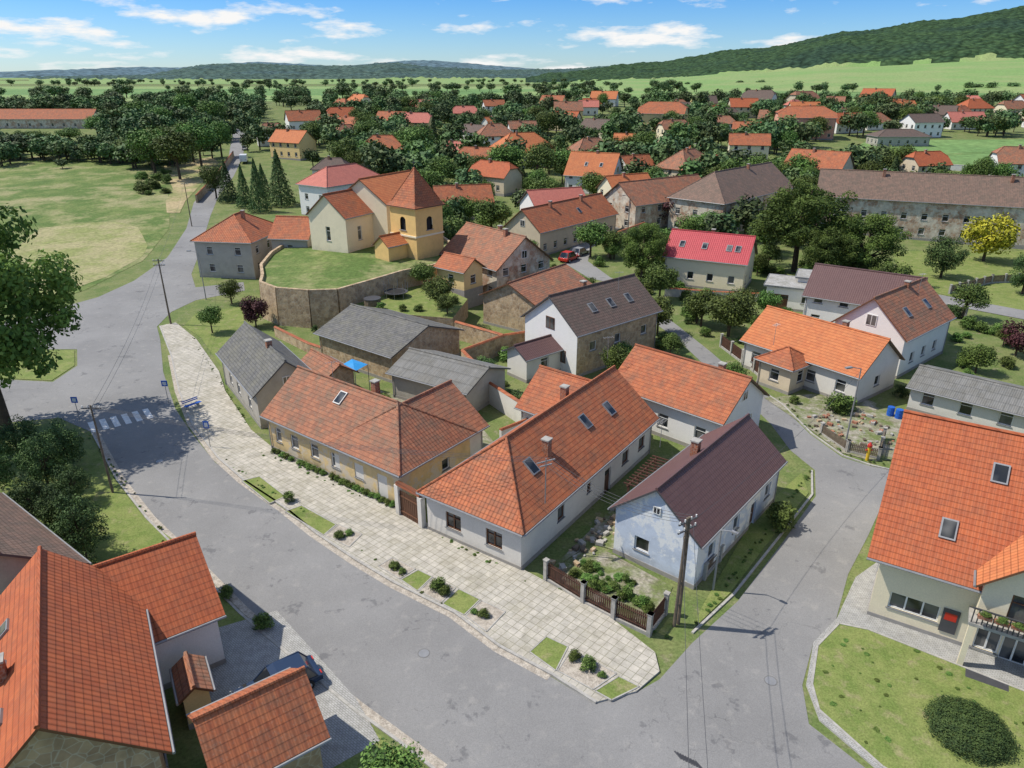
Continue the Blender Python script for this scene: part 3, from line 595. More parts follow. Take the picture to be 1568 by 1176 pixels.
for i in range(n):
    a=Vector((*mp[i],0));b=Vector((*mp[(i+1)%n],0)); d=(b-a).normalized(); o=Vector((d.y,-d.x,0))
    mo.hexa([a+o*.5-Vector((0,0,.5)),b+o*.5-Vector((0,0,.5)),b-o*.2,a-o*.2,a+o*.25+Vector((0,0,5.1)),b+o*.25+Vector((0,0,5.1)),b-o*.15+Vector((0,0,5.1)),a-o*.15+Vector((0,0,5.1))],'stone')
mo.build("church_mound")
def inpoly(x,y,pl):
    c=False; n=len(pl)
    for i in range(n):
        x1,y1=pl[i];x2,y2=pl[(i+1)%n]
        if (y1>y)!=(y2>y) and x<(x2-x1)*(y-y1)/(y2-y1)+x1: c=not c
    return c
EX=[road,lane2,pav,pp("-300,84 -300,262 -150,262 -104,213 -82,175 -60,105 -70,90"),pp("90,236 120,300 260,310 280,170 169,195 100,222"),pp("60,95 63,135 130,135 115,90"),mp,pp("-22,84 -22,96 -10,103 -5,93 -7,83"),island,pp("40,505 700,505 700,900 60,900"),pp("-270,290 -232,335 -180,335 -150,260")]
def free(x,y,m):
    for (ox,oy,ex,ey,L,W) in RECTS:
        dx,dy=x-ox,y-oy
        if abs(dx)+abs(dy)>140: continue
        u=dx*ex.x+dy*ex.y; w=dx*ey.x+dy*ey.y
        if -m<u<L+m and -m<w<W+m: return False
    return not any(inpoly(x,y,p) for p in EX)
far=[(-89,327,15),(-88,277,12),(-75,245,14),(-70,309,14),(-55,334,15),(-41,307,15),(-20,239,11),(-7,187,13),(-5,264,14),(6,228,22),(-10,158,13),(-49,198,11),(53,448,16),(136,428,18),(212,448,18),(209,412,14),(174,445,20),(231,375,17),(200,330,17),(60,230,13),(76,239,13),(51,196,16),(28,165,12),(36,205,10)]
fr2=random.Random(21)
for i in range(1200):
    if len(far)>74: break
    y=fr2.uniform(190,440); x=fr2.uniform(-.24,.70)*y
    if free(x,y,9) and all(math.hypot(x-q[0],y-q[1])>20 for q in far): far.append((x,y,fr2.uniform(10,16)))
walls=['p_white','p_cream','p_warm','p_beige','p_yellow','p_white']; roofs=['r_or','r_br','r_or','r_salm','r_old','r_red','r_old','r_dbrown','r_or']
for (x,y,w) in far:
    a=rnd.choice([-25,10,20,35,-10,-40])+rnd.uniform(-8,8); ze=rnd.choice([3.2,4.2,5.2]); W=w*rnd.uniform(.55,.7)
    ex=Vector((math.cos(R(a)),math.sin(R(a)),0))
    house("village_house",x-ex.x*w/2,y-ex.y*w/2,a,w,W,ze,ze+W*.42,rnd.choice(walls),rnd.choice(roofs),rnd.choice([(0,0),(0,0),(.4,.4),(1,1)]),auto=('fl',3.2),chim=[(w*.4,W*.45,.8)],gutter=False)

# ------------------------------------------------------------------ VEGETATION
def leafmesh(name,P_,N_,size,shade,mat,trunk=None,seed=0):
    g=np.random.default_rng(seed); n=len(P_)
    N_=N_/np.linalg.norm(N_,axis=1,keepdims=True)
    r=g.normal(size=(n,3)); U=np.cross(N_,r); U/=np.linalg.norm(U,axis=1,keepdims=True)+1e-9; V=np.cross(N_,U)
    s=size*g.uniform(.6,1.4,(n,1))
    q=np.stack([P_-U*s,P_+V*s*.6,P_+U*s,P_-V*s*.6],1).reshape(-1,3)
    fs=np.arange(n*4).reshape(-1,4)
    faces=[tuple(f) for f in fs.tolist()]; mi=[0]*n; sh=np.repeat(shade,4)
    vl=[tuple(v) for v in q.tolist()]
    if trunk:
        for (a,b,ra,rb) in trunk:
            a=Vector(a);b=Vector(b);d=(b-a).normalized(); u=d.cross(Vector((.3,1,.1))).normalized(); w=d.cross(u); b0=len(vl); k=6
            for (c,rr) in ((a,ra),(b,rb)):
                for i in range(k): t=6.2832*i/k; vl.append(tuple(c+(u*math.cos(t)+w*math.sin(t))*rr))
            for i in range(k): j=(i+1)%k; faces.append((b0+i,b0+j,b0+k+j,b0+k+i)); mi.append(1)
        sh=np.concatenate([sh,np.zeros(len(vl)-len(sh))])
    me=bpy.data.meshes.new(name); me.from_pydata(vl,[],faces); me.materials.append(M[mat]); me.materials.append(M['bark'])
    me.polygons.foreach_set("material_index",mi)
    at=me.attributes.new("shade",'FLOAT','POINT'); at.data.foreach_set("value",sh.astype(np.float32)); me.update()
    return me
def decid(name,seed,ncl,nl,size,mat='leaf',cz=.6,rz=.4,rx=.5,bush=False,cr=(.11,.2)):
    g=np.random.default_rng(seed); Ps=[];Ns=[];Sh=[]; cents=[]
    for i in range(ncl):
        d=g.normal(size=3); d/=np.linalg.norm(d); d[2]=d[2] if not bush else abs(d[2])
        rr=g.uniform(.35,1.)**.6*(1-.25*g.random()); 
        r=g.uniform(*cr); c=np.array([d[0]*(rx-r*.7)*rr,d[1]*(rx-r*.7)*rr,cz+d[2]*(rz-r*.6)*rr]); cents.append(c)
        m=int(nl/ncl*(r/np.mean(cr))**2); v=g.normal(size=(m,3)); v/=np.linalg.norm(v,axis=1,keepdims=True)
        rad=r*g.uniform(.55,1.12,(m,1)); Ps.append(c+v*rad*np.array([1,1,.8])); Ns.append(v*.8+g.normal(size=(m,3))*.5+np.array([0,0,.35]))
        Sh.append(np.clip(g.uniform(.05,.95)+g.normal(size=m)*.16+v[:,2]*.12,0,1))
    tr=[((0,0,-.03),(0.01,0,cz*.6),.03,.022),((0.01,0,cz*.6),(0,0.02,cz+rz*.5),.022,.008)]
    if not bush:
        for c in cents[:12]: tr.append(((0.01,0,cz*.5+.14*g.random()),tuple(c),.012,.005))
    else: tr=[((0,0,-.03),(0,0,.5),.03,.01)]
    return leafmesh(name,np.concatenate(Ps),np.concatenate(Ns),size,np.concatenate(Sh),mat,tr,seed)
def conif(name,seed,nl,size,mat='leafd',p=1.,rx=.5,zb=.08):
    g=np.random.default_rng(seed); t=g.random(nl)**1.4; z=zb+(1-zb)*t; a=g.random(nl)*6.283
    lay=np.floor(z*14); off=np.sin(lay*2.4+a*5)*.12
    frac=(z*14)%1.; R_=rx*((1-t)**p)*(1.0-.35*frac+off)+.012; rr=R_*g.uniform(.5,1.,nl)**.5
    P_=np.stack([rr*np.cos(a),rr*np.sin(a),z-.03*rr/rx],1); N_=np.stack([np.cos(a)*.6,np.sin(a)*.6,np.full(nl,.6)],1)+g.normal(size=(nl,3))*.4
    return leafmesh(name,P_,N_,size,np.clip(.5+g.normal(size=nl)*.25+off*1.5,0,1),mat,[((0,0,-.03),(0,0,.97),.03,.004)],seed)
def dome(name,seed,nl,size,mat):
    g=np.random.default_rng(seed); v=g.normal(size=(nl,3)); v[:,2]=np.abs(v[:,2]); v/=np.linalg.norm(v,axis=1,keepdims=True)
    wob=1+.05*np.sin(v[:,0]*9+seed)*np.cos(v[:,1]*8)+.04*g.normal(size=nl); r=g.uniform(.8,1.,nl)*wob
    P_=np.stack([v[:,0]*r*.5,v[:,1]*r*.5,(v[:,2]**.6)*r],1)
    sh=np.clip(.5+.35*np.sin(v[:,0]*13)*np.sin(v[:,1]*11+1)+g.normal(size=nl)*.22,0,1)
    return leafmesh(name,P_,v+g.normal(size=(nl,3))*.45,size,sh,mat,[((0,0,-.03),(0,0,.5),.03,.01)],seed)
TD=[decid("deciduous_mesh",i,34+6*i,4200,.021+.001*i) for i in range(4)]
TB=[decid("big_tree_mesh",20+i,120,22000,.0115,'leafn',cz=.6,rz=.42,cr=(.045,.105)) for i in range(2)]
TF=[decid("far_tree_mesh",40+i,16,600,.055,'leaff',cr=(.16,.24)) for i in range(4)]
TFD=[decid("far_dark_tree_mesh",50+i,16,600,.055,'leafd',cr=(.16,.24)) for i in range(2)]
TC=[conif("conifer_mesh",60+i,4500,.021) for i in range(2)]
TH=[decid("thuja_mesh",70+i,60,9000,.014,'leafd',.5,.5,.48,False,(.07,.14)) for i in range(3)]
TY=[decid("yellow_tree_mesh",80,40,4200,.024,'leafy',.5,.48)]
TP=[decid("purple_tree_mesh",81,30,3600,.026,'leafp',.55,.42)]
BU=[decid("bush_mesh",90+i,26,2200,.036,'leaf',.12,.8,.5,True,(.12,.22)) for i in range(3)]
BD=[decid("dark_bush_mesh",95+i,40,4000,.024,'leafd',.12,.85,.5,True,(.08,.16)) for i in range(2)]
DM=[dome("hedge_dome_mesh",7,16000,.014,'leafd')]
def put(name,me,x,y,h,w,parent=None,z=None,sink=.02):
    ob=bpy.data.objects.new(name,me); ob.location=(x,y,(T(y) if z is None else z)-sink*h); ob.scale=(w,w,h); ob.rotation_euler=(0,0,rnd.random()*6.28); COL.objects.link(ob)
    if parent: ob.parent=parent
    return ob
put("oak_tree",TB[0],-46.5,58.5,22.5,20)
for x,y,h,w in ((-37,48.9,5,4.6),(-28.6,39.2,5.6,4.2),(-31,41.2,5.2,3.8),(-34.2,43.1,5,4.2),(-37.2,51.5,5,5),(-41.5,52.6,4.6,4.4),(-40,47,5,4.5),(-33.5,46.5,3.6,3.4)): put("cypress_tree",rnd.choice(TH),x,y,h,w)
for s in "-106,219,14,16 -94,208,15,14 -97,231,15,14 -166,316,11,12 -174,354,12,14 -150,327,11,12 -164,385,13,15 -129,327,14,15 -98,251,13,11 -178,281,6,11 -170,288,6,11 -168,305,9,12 -118,232,9,12 -125,240,8,12 -112,245,12,12 -103,240,14,13 -110,226,11,12".split():
    x,y,h,w=map(float,s.split(',')); put("deciduous_tree",rnd.choice(TD),x,y,h,w)
for s in "-55,173,13,8 -63,171,10,5 -69,177,10,6 -63,185,8,5 -58,166,12,6 -27,259,13,6".split():
    x,y,h,w=map(float,s.split(',')); put("spruce_tree",rnd.choice(TC),x,y,h,w)
for s in "-44,231,9,14 -40,244,10,11 -31,237,13,15 -50,222,11,13 -27,222,10,12 7,198,12,14 -2,205,11,12 15,205,10,12 27.3,84.9,6.5,7.5 -38.3,86.1,4,3.5 -40.5,99,4,4 119,294,10,13 71,294,10,10 37,193,5,5 12.3,74.9,3,4 21.6,100.7,6,6 -74,182,9,8 40,153,8,9 56,182,11,13 64,190,10,12 78,196,10,12 90,205,10,12 20,176,8,9 -20,176,9,10 -30,168,8,9 8,170,8,9".split():
    x,y,h,w=map(float,s.split(',')); put("deciduous_tree",rnd.choice(TD),x,y,h,w)
for x,y,h,w in ((-9.5,89,4.6,5),(-12.5,98.5,4,4.5),(-8.2,86.2,3,3.4)): put("garden_tree",rnd.choice(TD),x,y,h,w,z=2.5)
for x,y,h,w in ((-12,87.6,1.3,1.6),(-14,87.6,1.1,1.5),(-17,88.4,1.2,1.4),(-7.6,91,1.4,1.6),(-10,92,1.,1.2)): put("garden_bush",rnd.choice(BU),x,y,h,w,z=2.5)
put("linden_tree",TB[1],47.5,117.5,16,19); put("linden_tree",TB[0],55.5,110.6,11.5,13); put("linden_tree",TB[1],49,108.6,10,10)
put("willow_tree",TB[0],20.5,110.5,10,9)
put("purple_plum_tree",TP[0],32,153,7,9); put("purple_plum_tree",TP[0],-33.5,88.5,5,4.4); put("purple_plum_tree",TP[0],59.1,78,5,4.5)
put("golden_tree",TY[0],83.8,124.9,10,10.5); put("dark_round_pine",TH[0],70,113.6,8,8); put("dark_round_pine",TH[1],77,104,7,6.5)
for x,y,h,w in ((-17.1,46.6,1.1,1.2),(-12.2,41.9,.8,1),(-7.8,38.5,.7,1),(-4.7,36.4,1.2,1.3),(-4.2,35.9,.9,.9),(-1.7,33.9,.8,.9),(3.5,30.5,.9,.9),(4.2,29.8,1.1,1.2),(4.9,29.2,.5,.6),(-17.9,35.8,1.1,1.2),(-14.8,33.1,1.2,1.5),(-11.6,42.3,.5,.8),(-7.2,38,.5,.7),(-2.3,34.2,.4,.6)): put("shrub",rnd.choice(BU),x,y,h,w,z=.13)
put("clipped_round_hedge",DM[0],22.6,25.6,1.0,3.9,z=.12); put("garden_bush",BU[0],19.4,43.4,2.6,3.0)
put("garden_tree",TD[1],-5.2,21.4,3.4,4.2)
hd=empty("low_hedge",(-14,49,0))
for i in range(26):
    t=i/25; x=-20.6+11.6*t; y=54.3-8.4*t
    if rnd.random()<.85: put("hedge_part",rnd.choice(BU),x+14,y-49,rnd.uniform(.5,.8),rnd.uniform(.7,.95),hd,z=.12)
fg=empty("front_garden_plants",(6,36,0))
for i in range(34):
    u,v=rnd.random(),rnd.random(); x=3.9+u*4.7; y=37.3-u*3.2+v*2.4
    put("garden_plant",rnd.choice(BU),x-6,y-36,rnd.uniform(.4,1.1),rnd.uniform(.5,1.2),fg,z=0)
wd=empty("edge_weeds",(0,0,0))
for (s,n_) in (("-25,53.5 -3.5,34.35",22),("-22,54.6 -9,45.3",16),("10.7,32.8 24.7,51.2",50),("0.9,37.2 -6.3,43.0",16),("-39.2,58.3 -22,39",24),("3,36.6 9.2,32",18),("-40,84.1 -24.3,59",34),("31.5,52.2 28.9,54 27.6,60 27.2,66",26)):
    q=pp(s)
    for i in range(n_):
        j=rnd.randrange(len(q)-1); t=rnd.random(); x=q[j][0]+(q[j+1][0]-q[j][0])*t+rnd.gauss(0,.1); y=q[j][1]+(q[j+1][1]-q[j][1])*t+rnd.gauss(0,.1)
        put("weed_part",rnd.choice(BU),x,y,rnd.uniform(.06,.22),rnd.uniform(.15,.4),wd,z=.08)
lt=empty("lawn_tufts",(0,0,0))
for i in range(150):
    x,y=rnd.uniform(16,38),rnd.uniform(17,33)
    if inpoly(x,y,island) and math.hypot(x-22.6,y-25.6)>2.2: put("lawn_tuft_part",rnd.choice(BU),x,y,rnd.uniform(.03,.07),rnd.uniform(.15,.45),lt,z=.125)
def scatter(name,n,fx,meshes,h,asp,m=1.5):
    e=empty(name,(0,0,0)); c=0
    for i in range(n*4):
        if c>=n: break
        x,y=fx()
        hh=rnd.uniform(*h)
        if not free(x,y,m+hh*.15): continue
        put(name+"_part",rnd.choice(meshes),x,y,hh,hh*rnd.uniform(*asp),e); c+=1
def clump(fn,n,sp_):
    cs=[fn() for _ in range(n)]
    def f():
        c=rnd.choice(cs); return (c[0]+rnd.gauss(0,sp_),c[1]+rnd.gauss(0,sp_))
    return f
def reg(y0,y1,a,b,pw=1.):
    def f():
        y=y0+(y1-y0)*rnd.random()**pw; return (y*rnd.uniform(a,b),y)
    return f
scatter("village_trees",150,reg(125,215,-.28,.75),TD+TD+TF+TC[:1],(4,9),(.8,1.15))
scatter("distant_trees",500,clump(reg(200,440,-.28,.82),70,13),TF+TFD+TF+TD[:2],(6,12),(.85,1.2),1.)
scatter("distant_tree_rows",190,reg(200,440,-.28,.82),TF+TFD,(4,8),(.85,1.2),1.)
scatter("distant_tree_belt",190,reg(420,510,-.62,.9),TF+TFD,(6,10),(.8,1.4),0)
scatter("left_woodland",210,reg(262,430,-.75,-.33),TF+TFD,(6,12),(.8,1.2),3)
e=empty("meadow_hedge_trees",(0,0,0))
for i in range(110):
    t=rnd.random(); x=-205+100*t+rnd.gauss(0,4); y=258-18*t+rnd.gauss(0,9); h=rnd.uniform(3,8.5)
    put("meadow_hedge_part",rnd.choice(TF+TFD+TD[:1]),x,y,h,h*rnd.uniform(1,1.6),e)
scatter("garden_bushes",120,reg(60,125,-.30,.75),BU+BD+BU,(.8,2.6),(.9,1.6),.6)
scatter("garden_trees",50,reg(66,130,-.1,.75),TD,(2.5,6),(.8,1.1),1.2)
e=empty("meadow_shrubs",(0,0,0))
for i in range(16):
    t=rnd.random(); x=-90-14*t+rnd.gauss(0,2); y=180+38*t+rnd.gauss(0,4); h=rnd.uniform(1.2,3.5)
    if not inpoly(x,y,road): put("meadow_shrub_part",rnd.choice(BU+TD[:1]),x,y,h,h*rnd.uniform(1.2,1.8),e)
hr=empty("hedgerow_trees",(0,0,0))
for (x0,y0,x1,y1,n) in ((-600,640,60,560,60),(-400,900,200,830,50),(-900,1250,400,1150,80),(100,700,900,980,30),(500,1400,1700,1500,50),(-1500,1900,800,1700,100)):
    for i in range(n):
        t=rnd.random(); x=x0+(x1-x0)*t+rnd.gauss(0,8); y=y0+(y1-y0)*t+rnd.gauss(0,10); h=rnd.uniform(6,12); put("hedgerow_part",rnd.choice(TF+TFD[:1]),x,y,h,h*rnd.uniform(.9,1.8),hr)

# ------------------------------------------------------------------ STREET THINGS
def pole(name,x,y,h,r=.12,mat='concrete',arms=2,double=False,rot=0):
    mb=MB((x,y,T(y))); z=T(y); c=math.cos(rot);s=math.sin(rot)
    if double:
        for o in (-.17,.17): mb.tube((x+o*c,y+o*s,z),(x+o*.5*c,y+o*.5*s,z+h),r,mat,8,r*.7)
        for k in range(4): mb.box((x,y,z+1.5+k*1.6),(.2*c,.2*s,0),(-.05*s,.05*c,0),(0,0,.06),mat)
    else: mb.tube((x,y,z),(x,y,z+h),r,mat,8,r*.6)
    for k in range(arms):
        zz=z+h-.25-.55*k; mb.box((x,y,zz),(.75*c,.75*s,0),(-.04*s,.04*c,0),(0,0,.04),'dgrey')
        for o in (-.65,-.25,.25,.65): mb.tube((x+o*c,y+o*s,zz),(x+o*c,y+o*s,zz+.2),.045,'white',6)
    return mb.build(name)
pole("utility_pole",9.8,33.3,7.6,.11,'oldwood',2,True,R(35))
pole("utility_pole",-45.1,89.5,8.8,.13,'oldwood',2)
pole("utility_pole",-31.4,48,7.6,.1,'oldwood',1)
pole("utility_pole",-68,152,9,.12,'oldwood',1)
mb=MB((2.2,40.3,0)); mb.tube((2.2,40.3,4),(2.2,40.3,7.4),.04,'zinc'); mb.box((2.2,40.3,7.2),(.6,.3,0),(-.02,.04,0),(0,0,.03),'zinc'); mb.box((2.2,40.3,6.9),(.4,.2,0),(-.02,.04,0),(0,0,.03),'zinc'); mb.build("roof_mast")
def aerial(x,y,z,a):
    mb=MB((x,y,z)); mb.tube((x,y,z-.6),(x,y,z+1.6),.02,'zinc'); c=math.cos(a);s=math.sin(a)
    mb.tube((x-.5*c,y-.5*s,z+1.5),(x+.5*c,y+.5*s,z+1.5),.014,'zinc')
    for k in range(5): o=-.45+.22*k; mb.tube((x+o*c+.25*s,y+o*s-.25*c,z+1.5),(x+o*c-.25*s,y+o*s+.25*c,z+1.5),.01,'zinc',4)
    mb.build("tv_aerial")
aerial(-15.2,55.7,6.5,.4); aerial(10.5,44.6,6.5,1.); aerial(12,78,8.5,.2); aerial(26,66.5,6.2,.8); aerial(9,62.5,6.3,.3); aerial(46,78,8.3,.5)
def lamp(x,y,h,dx,dy):
    z=T(y); mb=MB((x,y,z)); mb.tube((x,y,z),(x,y,z+h),.08,'zinc',8,.05); mb.tube((x,y,z+h),(x+dx,y+dy,z+h+.25),.035,'zinc'); mb.box((x+dx*1.25,y+dy*1.25,z+h+.25),(dx*.3,dy*.3,0),(-dy*.12,dx*.12,0),(0,0,.06),'zinc'); mb.box((x+dx*1.25,y+dy*1.25,z+h+.18),(dx*.22,dy*.22,0),(-dy*.08,dx*.08,0),(0,0,.02),'white'); mb.build("street_lamp")
lamp(29.4,55.5,7.5,-1.,-.3); lamp(12.8,36.4,4.6,.5,-.5); lamp(-45,101,7,-1,0); lamp(24,148,7,-1,0)
def wire(pts,sag=.8):
    cu=bpy.data.curves.new("power_line",'CURVE'); cu.dimensions='3D'; cu.bevel_depth=.011
    for a,b in pts:
        sp=cu.splines.new('POLY'); sp.points.add(14)
        for i in range(15):
            t=i/14; p=Vector(a).lerp(Vector(b),t); p.z-=sag*4*t*(1-t); sp.points[i].co=(*p,1)
    cu.materials.append(M['dgrey']); o=bpy.data.objects.new("power_line",cu); COL.objects.link(o)
L_=[]
for o in (-.6,-.2,.2,.6):
    L_+=[((9.8+o*.8,33.3+o*.55,7.5),(2.2+o*.5,40.3+o*.5,7.3)),((2.2+o*.5,40.3+o*.5,7.3),(-31.4+o,48,7.5))]
L_+=[((9.8,33.3,7.2),(29.4,55.5,7.3)),((9.5,33.3,7.5),(4,6,7.5)),((10.1,33.5,7.5),(4.8,6,7.5)),((-31.4,48,7.4),(-45.1,89.5,8.6)),((-31.,48,7.4),(-44.5,89.5,8.6)),((-45.1,89.5,8.6),(-68,152,10))]
wire(L_)
def sign(name,x,y,h,mat,w=.3,hh=.3):
    mb=MB((x,y,0)); mb.tube((x,y,0),(x,y,h),.03,'zinc'); mb.box((x,y-.04,h-.3),(w,.0,0),(0,.015,0),(0,0,hh),mat); mb.box((x,y-.058,h-.3),(w*.6,0,0),(0,.004,0),(0,0,hh*.6),'white'); mb.build(name)
sign("pedestrian_crossing_sign",-34.3,64.5,2.6,'blue'); sign("pedestrian_crossing_sign",-41,60.6,2.6,'blue'); sign("bus_stop_sign",-26.6,55.4,2.6,'blue',.25,.35)
mb=MB((-31.5,63.5,0))
for i in range(3): mb.box((-31.5+.12*i,63.5-.08*i,.55),(.5,.65,0),(.04,-.03,0),(0,0,.02),'blue')
for i in range(2): mb.box((-31.75,63.65,.75+.18*i),(.5,.65,0),(.015,-.01,0),(0,0,.05),'blue')
for s in (-.7,.7): mb.box((-31.5+.5*s,63.5+.65*s,.3),(.2,-.15,0),(.03,.04,0),(0,0,.25),'concrete')
mb.build("park_bench")
def fence(name,pts,h,post='concrete',slat='wood',gap=.13,foot=.25,ph=None):
    mb=MB((pts[0][0],pts[0][1],0)); ph=ph or h+.15
    for i in range(len(pts)-1):
        a=Vector((*pts[i],T(pts[i][1])));b=Vector((*pts[i+1],T(pts[i+1][1]))); d=b-a; ln=d.length; d.normalize(); nrm=Vector((-d.y,d.x,0)); k=max(1,round(ln/2.4))
        for j in range(k+1):
            c=a+d*ln*j/k; mb.box(c+Vector((0,0,ph/2)),d*.13,nrm*.13,(0,0,ph/2),post); mb.box(c+Vector((0,0,ph+.03)),d*.17,nrm*.17,(0,0,.03),post)
        if foot: mb.box((a+b)/2+Vector((0,0,foot/2)),d*ln/2,nrm*.08,(0,0,foot/2),post)
        for zz in (foot+.2,h-.2): mb.box((a+b)/2+Vector((0,0,zz)),d*ln/2,nrm*.02,(0,0,.03),slat)
        m=int(ln/gap)
        for j in range(m):
            c=a+d*(j+.5)*ln/m+nrm*.035; mb.box(c+Vector((0,0,(h+foot)/2)),d*gap*.38,nrm*.012,(0,0,(h-foot)/2),slat)
    return mb.build(name)
fence("wooden_picket_fence",pp("2.2,37.4 4.4,35.2 6.1,33.8 8.0,32.4 9.3,34.2"),1.45)
fence("wooden_picket_fence",pp("33.5,57 31.3,53.3 29.2,54.6 28.3,58"),1.0,'concrete','oldwood')
fence("wooden_picket_fence",pp("25.3,81 26.8,73 27.4,68.8"),1.5)
fence("garden_fence",pp("55,70 62,66 70,62"),1.2)
fence("garden_fence",pp("44,86 54,97 62,93"),1.3,'concrete','oldwood')
fence("garden_fence",pp("12.5,37.5 18.5,45.2"),1.1,'concrete','oldwood')
fence("garden_fence",pp("66,104 76,110 90,112"),1.3,'concrete','oldwood')
def wallobj(name,pts,h,w=.35,mat='stone',cap='r_or'):
    mb=MB((pts[0][0],pts[0][1],0))
    for i in range(len(pts)-1):
        a=Vector((*pts[i],T(pts[i][1])));b=Vector((*pts[i+1],T(pts[i+1][1]))); d=(b-a).normalized(); p=Vector((-d.y,d.x,0))*w/2; z=Vector((0,0,h)); lo=Vector((0,0,-.4))
        mb.hexa([a-p+lo,b-p+lo,b+p+lo,a+p+lo,a-p+z,b-p+z,b+p+z,a+p+z],mat)
        p2=p*1.25; z2=Vector((0,0,h+.1)); z1=Vector((0,0,h+.003)); mb.hexa([a-p2+z1,b-p2+z1,b+p2+z1,a+p2+z1,a-p2*.4+z2*1.03,b-p2*.4+z2*1.03,b+p2*.4+z2*1.03,a+p2*.4+z2*1.03],cap)
    return mb.build(name)
wallobj("stone_garden_wall",pp("-7,84 -1,79 -5.5,74 -3,68"),2.2)
wallobj("stone_garden_wall",pp("-22.5,84 -16,80 -10,82"),1.6)
wallobj("stone_garden_wall",pp("-1,79 6,82"),2.2)
wallobj("stone_garden_wall",pp("-29.8,85 -24,79 -20,76"),1.2)
wallobj("stone_garden_wall",pp("-76.5,176 -82,203 -94,251"),1.8)
wallobj("plastered_garden_wall",pp("-3,66 2.5,57.5 -1,54.5"),2.2,.3,'p_warm')
wallobj("farmyard_wall",pp("17.5,128 20.5,138 27,146"),2.2)
wallobj("white_garden_wall",pp("97,236 110,233 150,217 168,206"),1.6,.3,'p_white','kerb')
wallobj("low_garden_wall",pp("22.8,103 30,101 36,100"),1.2,.3,'p_warm')
mb=MB((-7.5,44,0)); a=Vector((-6.5,43.3,0)); b=Vector((-8.4,45.0,0)); d=(b-a).normalized(); nn=Vector((-d.y,d.x,0))
for t in (0,1): mb.box(a.lerp(b,t)+Vector((0,0,1.3)),d*.2,nn*.2,(0,0,1.3),'p_warm')
for k in range(11): mb.box(a.lerp(b,(k+1)/12)+Vector((0,0,1.15)),d*.085,nn*.03,(0,0,1.05),'door')
for z in (.5,1.8): mb.box(a.lerp(b,.5)+nn*.05+Vector((0,0,z)),d*1.1,nn*.02,(0,0,.06),'brown')
mb.box(a.lerp(b,.5)+Vector((0,0,2.75)),d*1.3,nn*.18,(0,0,.12),'r_or'); mb.build("wooden_gate")
exs=Vector((math.cos(R(-32)),math.sin(R(-32)),0)); eys=Vector((-exs.y,exs.x,0)); S0=Vector((20.6,33.9,0))
mb=MB(S0+exs*9); c=S0+exs*9.0-eys*.35
mb.box(c+Vector((0,0,3.0)),exs*3.6,eys*.75,(0,0,.09),'concrete')
for k in range(31): mb.box(c-eys*.7+exs*(-3.5+k*.233)+Vector((0,0,3.55)),exs*.03,eys*.02,(0,0,.45),'dgrey')
mb.box(c-eys*.7+Vector((0,0,4.03)),exs*3.6,eys*.04,(0,0,.04),'dgrey')
for k in (-3.4,0,3.4): mb.box(c-eys*.6+exs*k+Vector((0,0,1.45)),exs*.14,eys*.14,(0,0,1.43),'p_cream')
for k in range(9): mb.box(c-eys*.88+exs*(-3+k*.75)+Vector((0,0,3.75)),exs*.33,eys*.12,(0,0,.1),'brick')
ob=mb.build("balcony",None); ob.parent=sh; ob.location=(S0+exs*9)-sh.location
e=empty("balcony_flowers",c+Vector((0,0,3.8)))
for k in range(9): put("flower_part",BU[k%3],*( (-eys*.88+exs*(-3+k*.75)).xy),.4,.7,e,z=0)
sgn=MB(S0+exs*5); cc=S0+exs*4.75+eys*.64; sgn.box(cc+Vector((0,0,1.5)),exs*.42,eys*.02,(0,0,.8),'dgrey'); sgn.box(cc-eys*.025+Vector((0,0,1.8)),exs*.3,eys*.006,(0,0,.25),'red'); sgn.build("shop_sign")
mb=MB((8,24.3,0))
for i in range(9): mb.box((8+.11*i,24.4-.07*i,.03),(.035,.02,0),(-.12,.22,0),(0,0,.012),'dgrey')
mb.build("storm_drain")
for (x,y) in ((-5,31),(-30,53),(14,29)):
    mb=MB((x,y,0)); mb.tube((x,y,.01),(x,y,.032),.3,'zinc',16); mb.tube((x,y,.01),(x,y,.027),.36,'asphalt3',16); mb.build("manhole_cover")
mb=MB((26,27,0)); mb.box(S0+exs*6.9-eys*1.5+Vector((0,0,.115)),exs*1.0,eys*.35,(0,0,.012),'dgrey'); mb.build("door_mat")
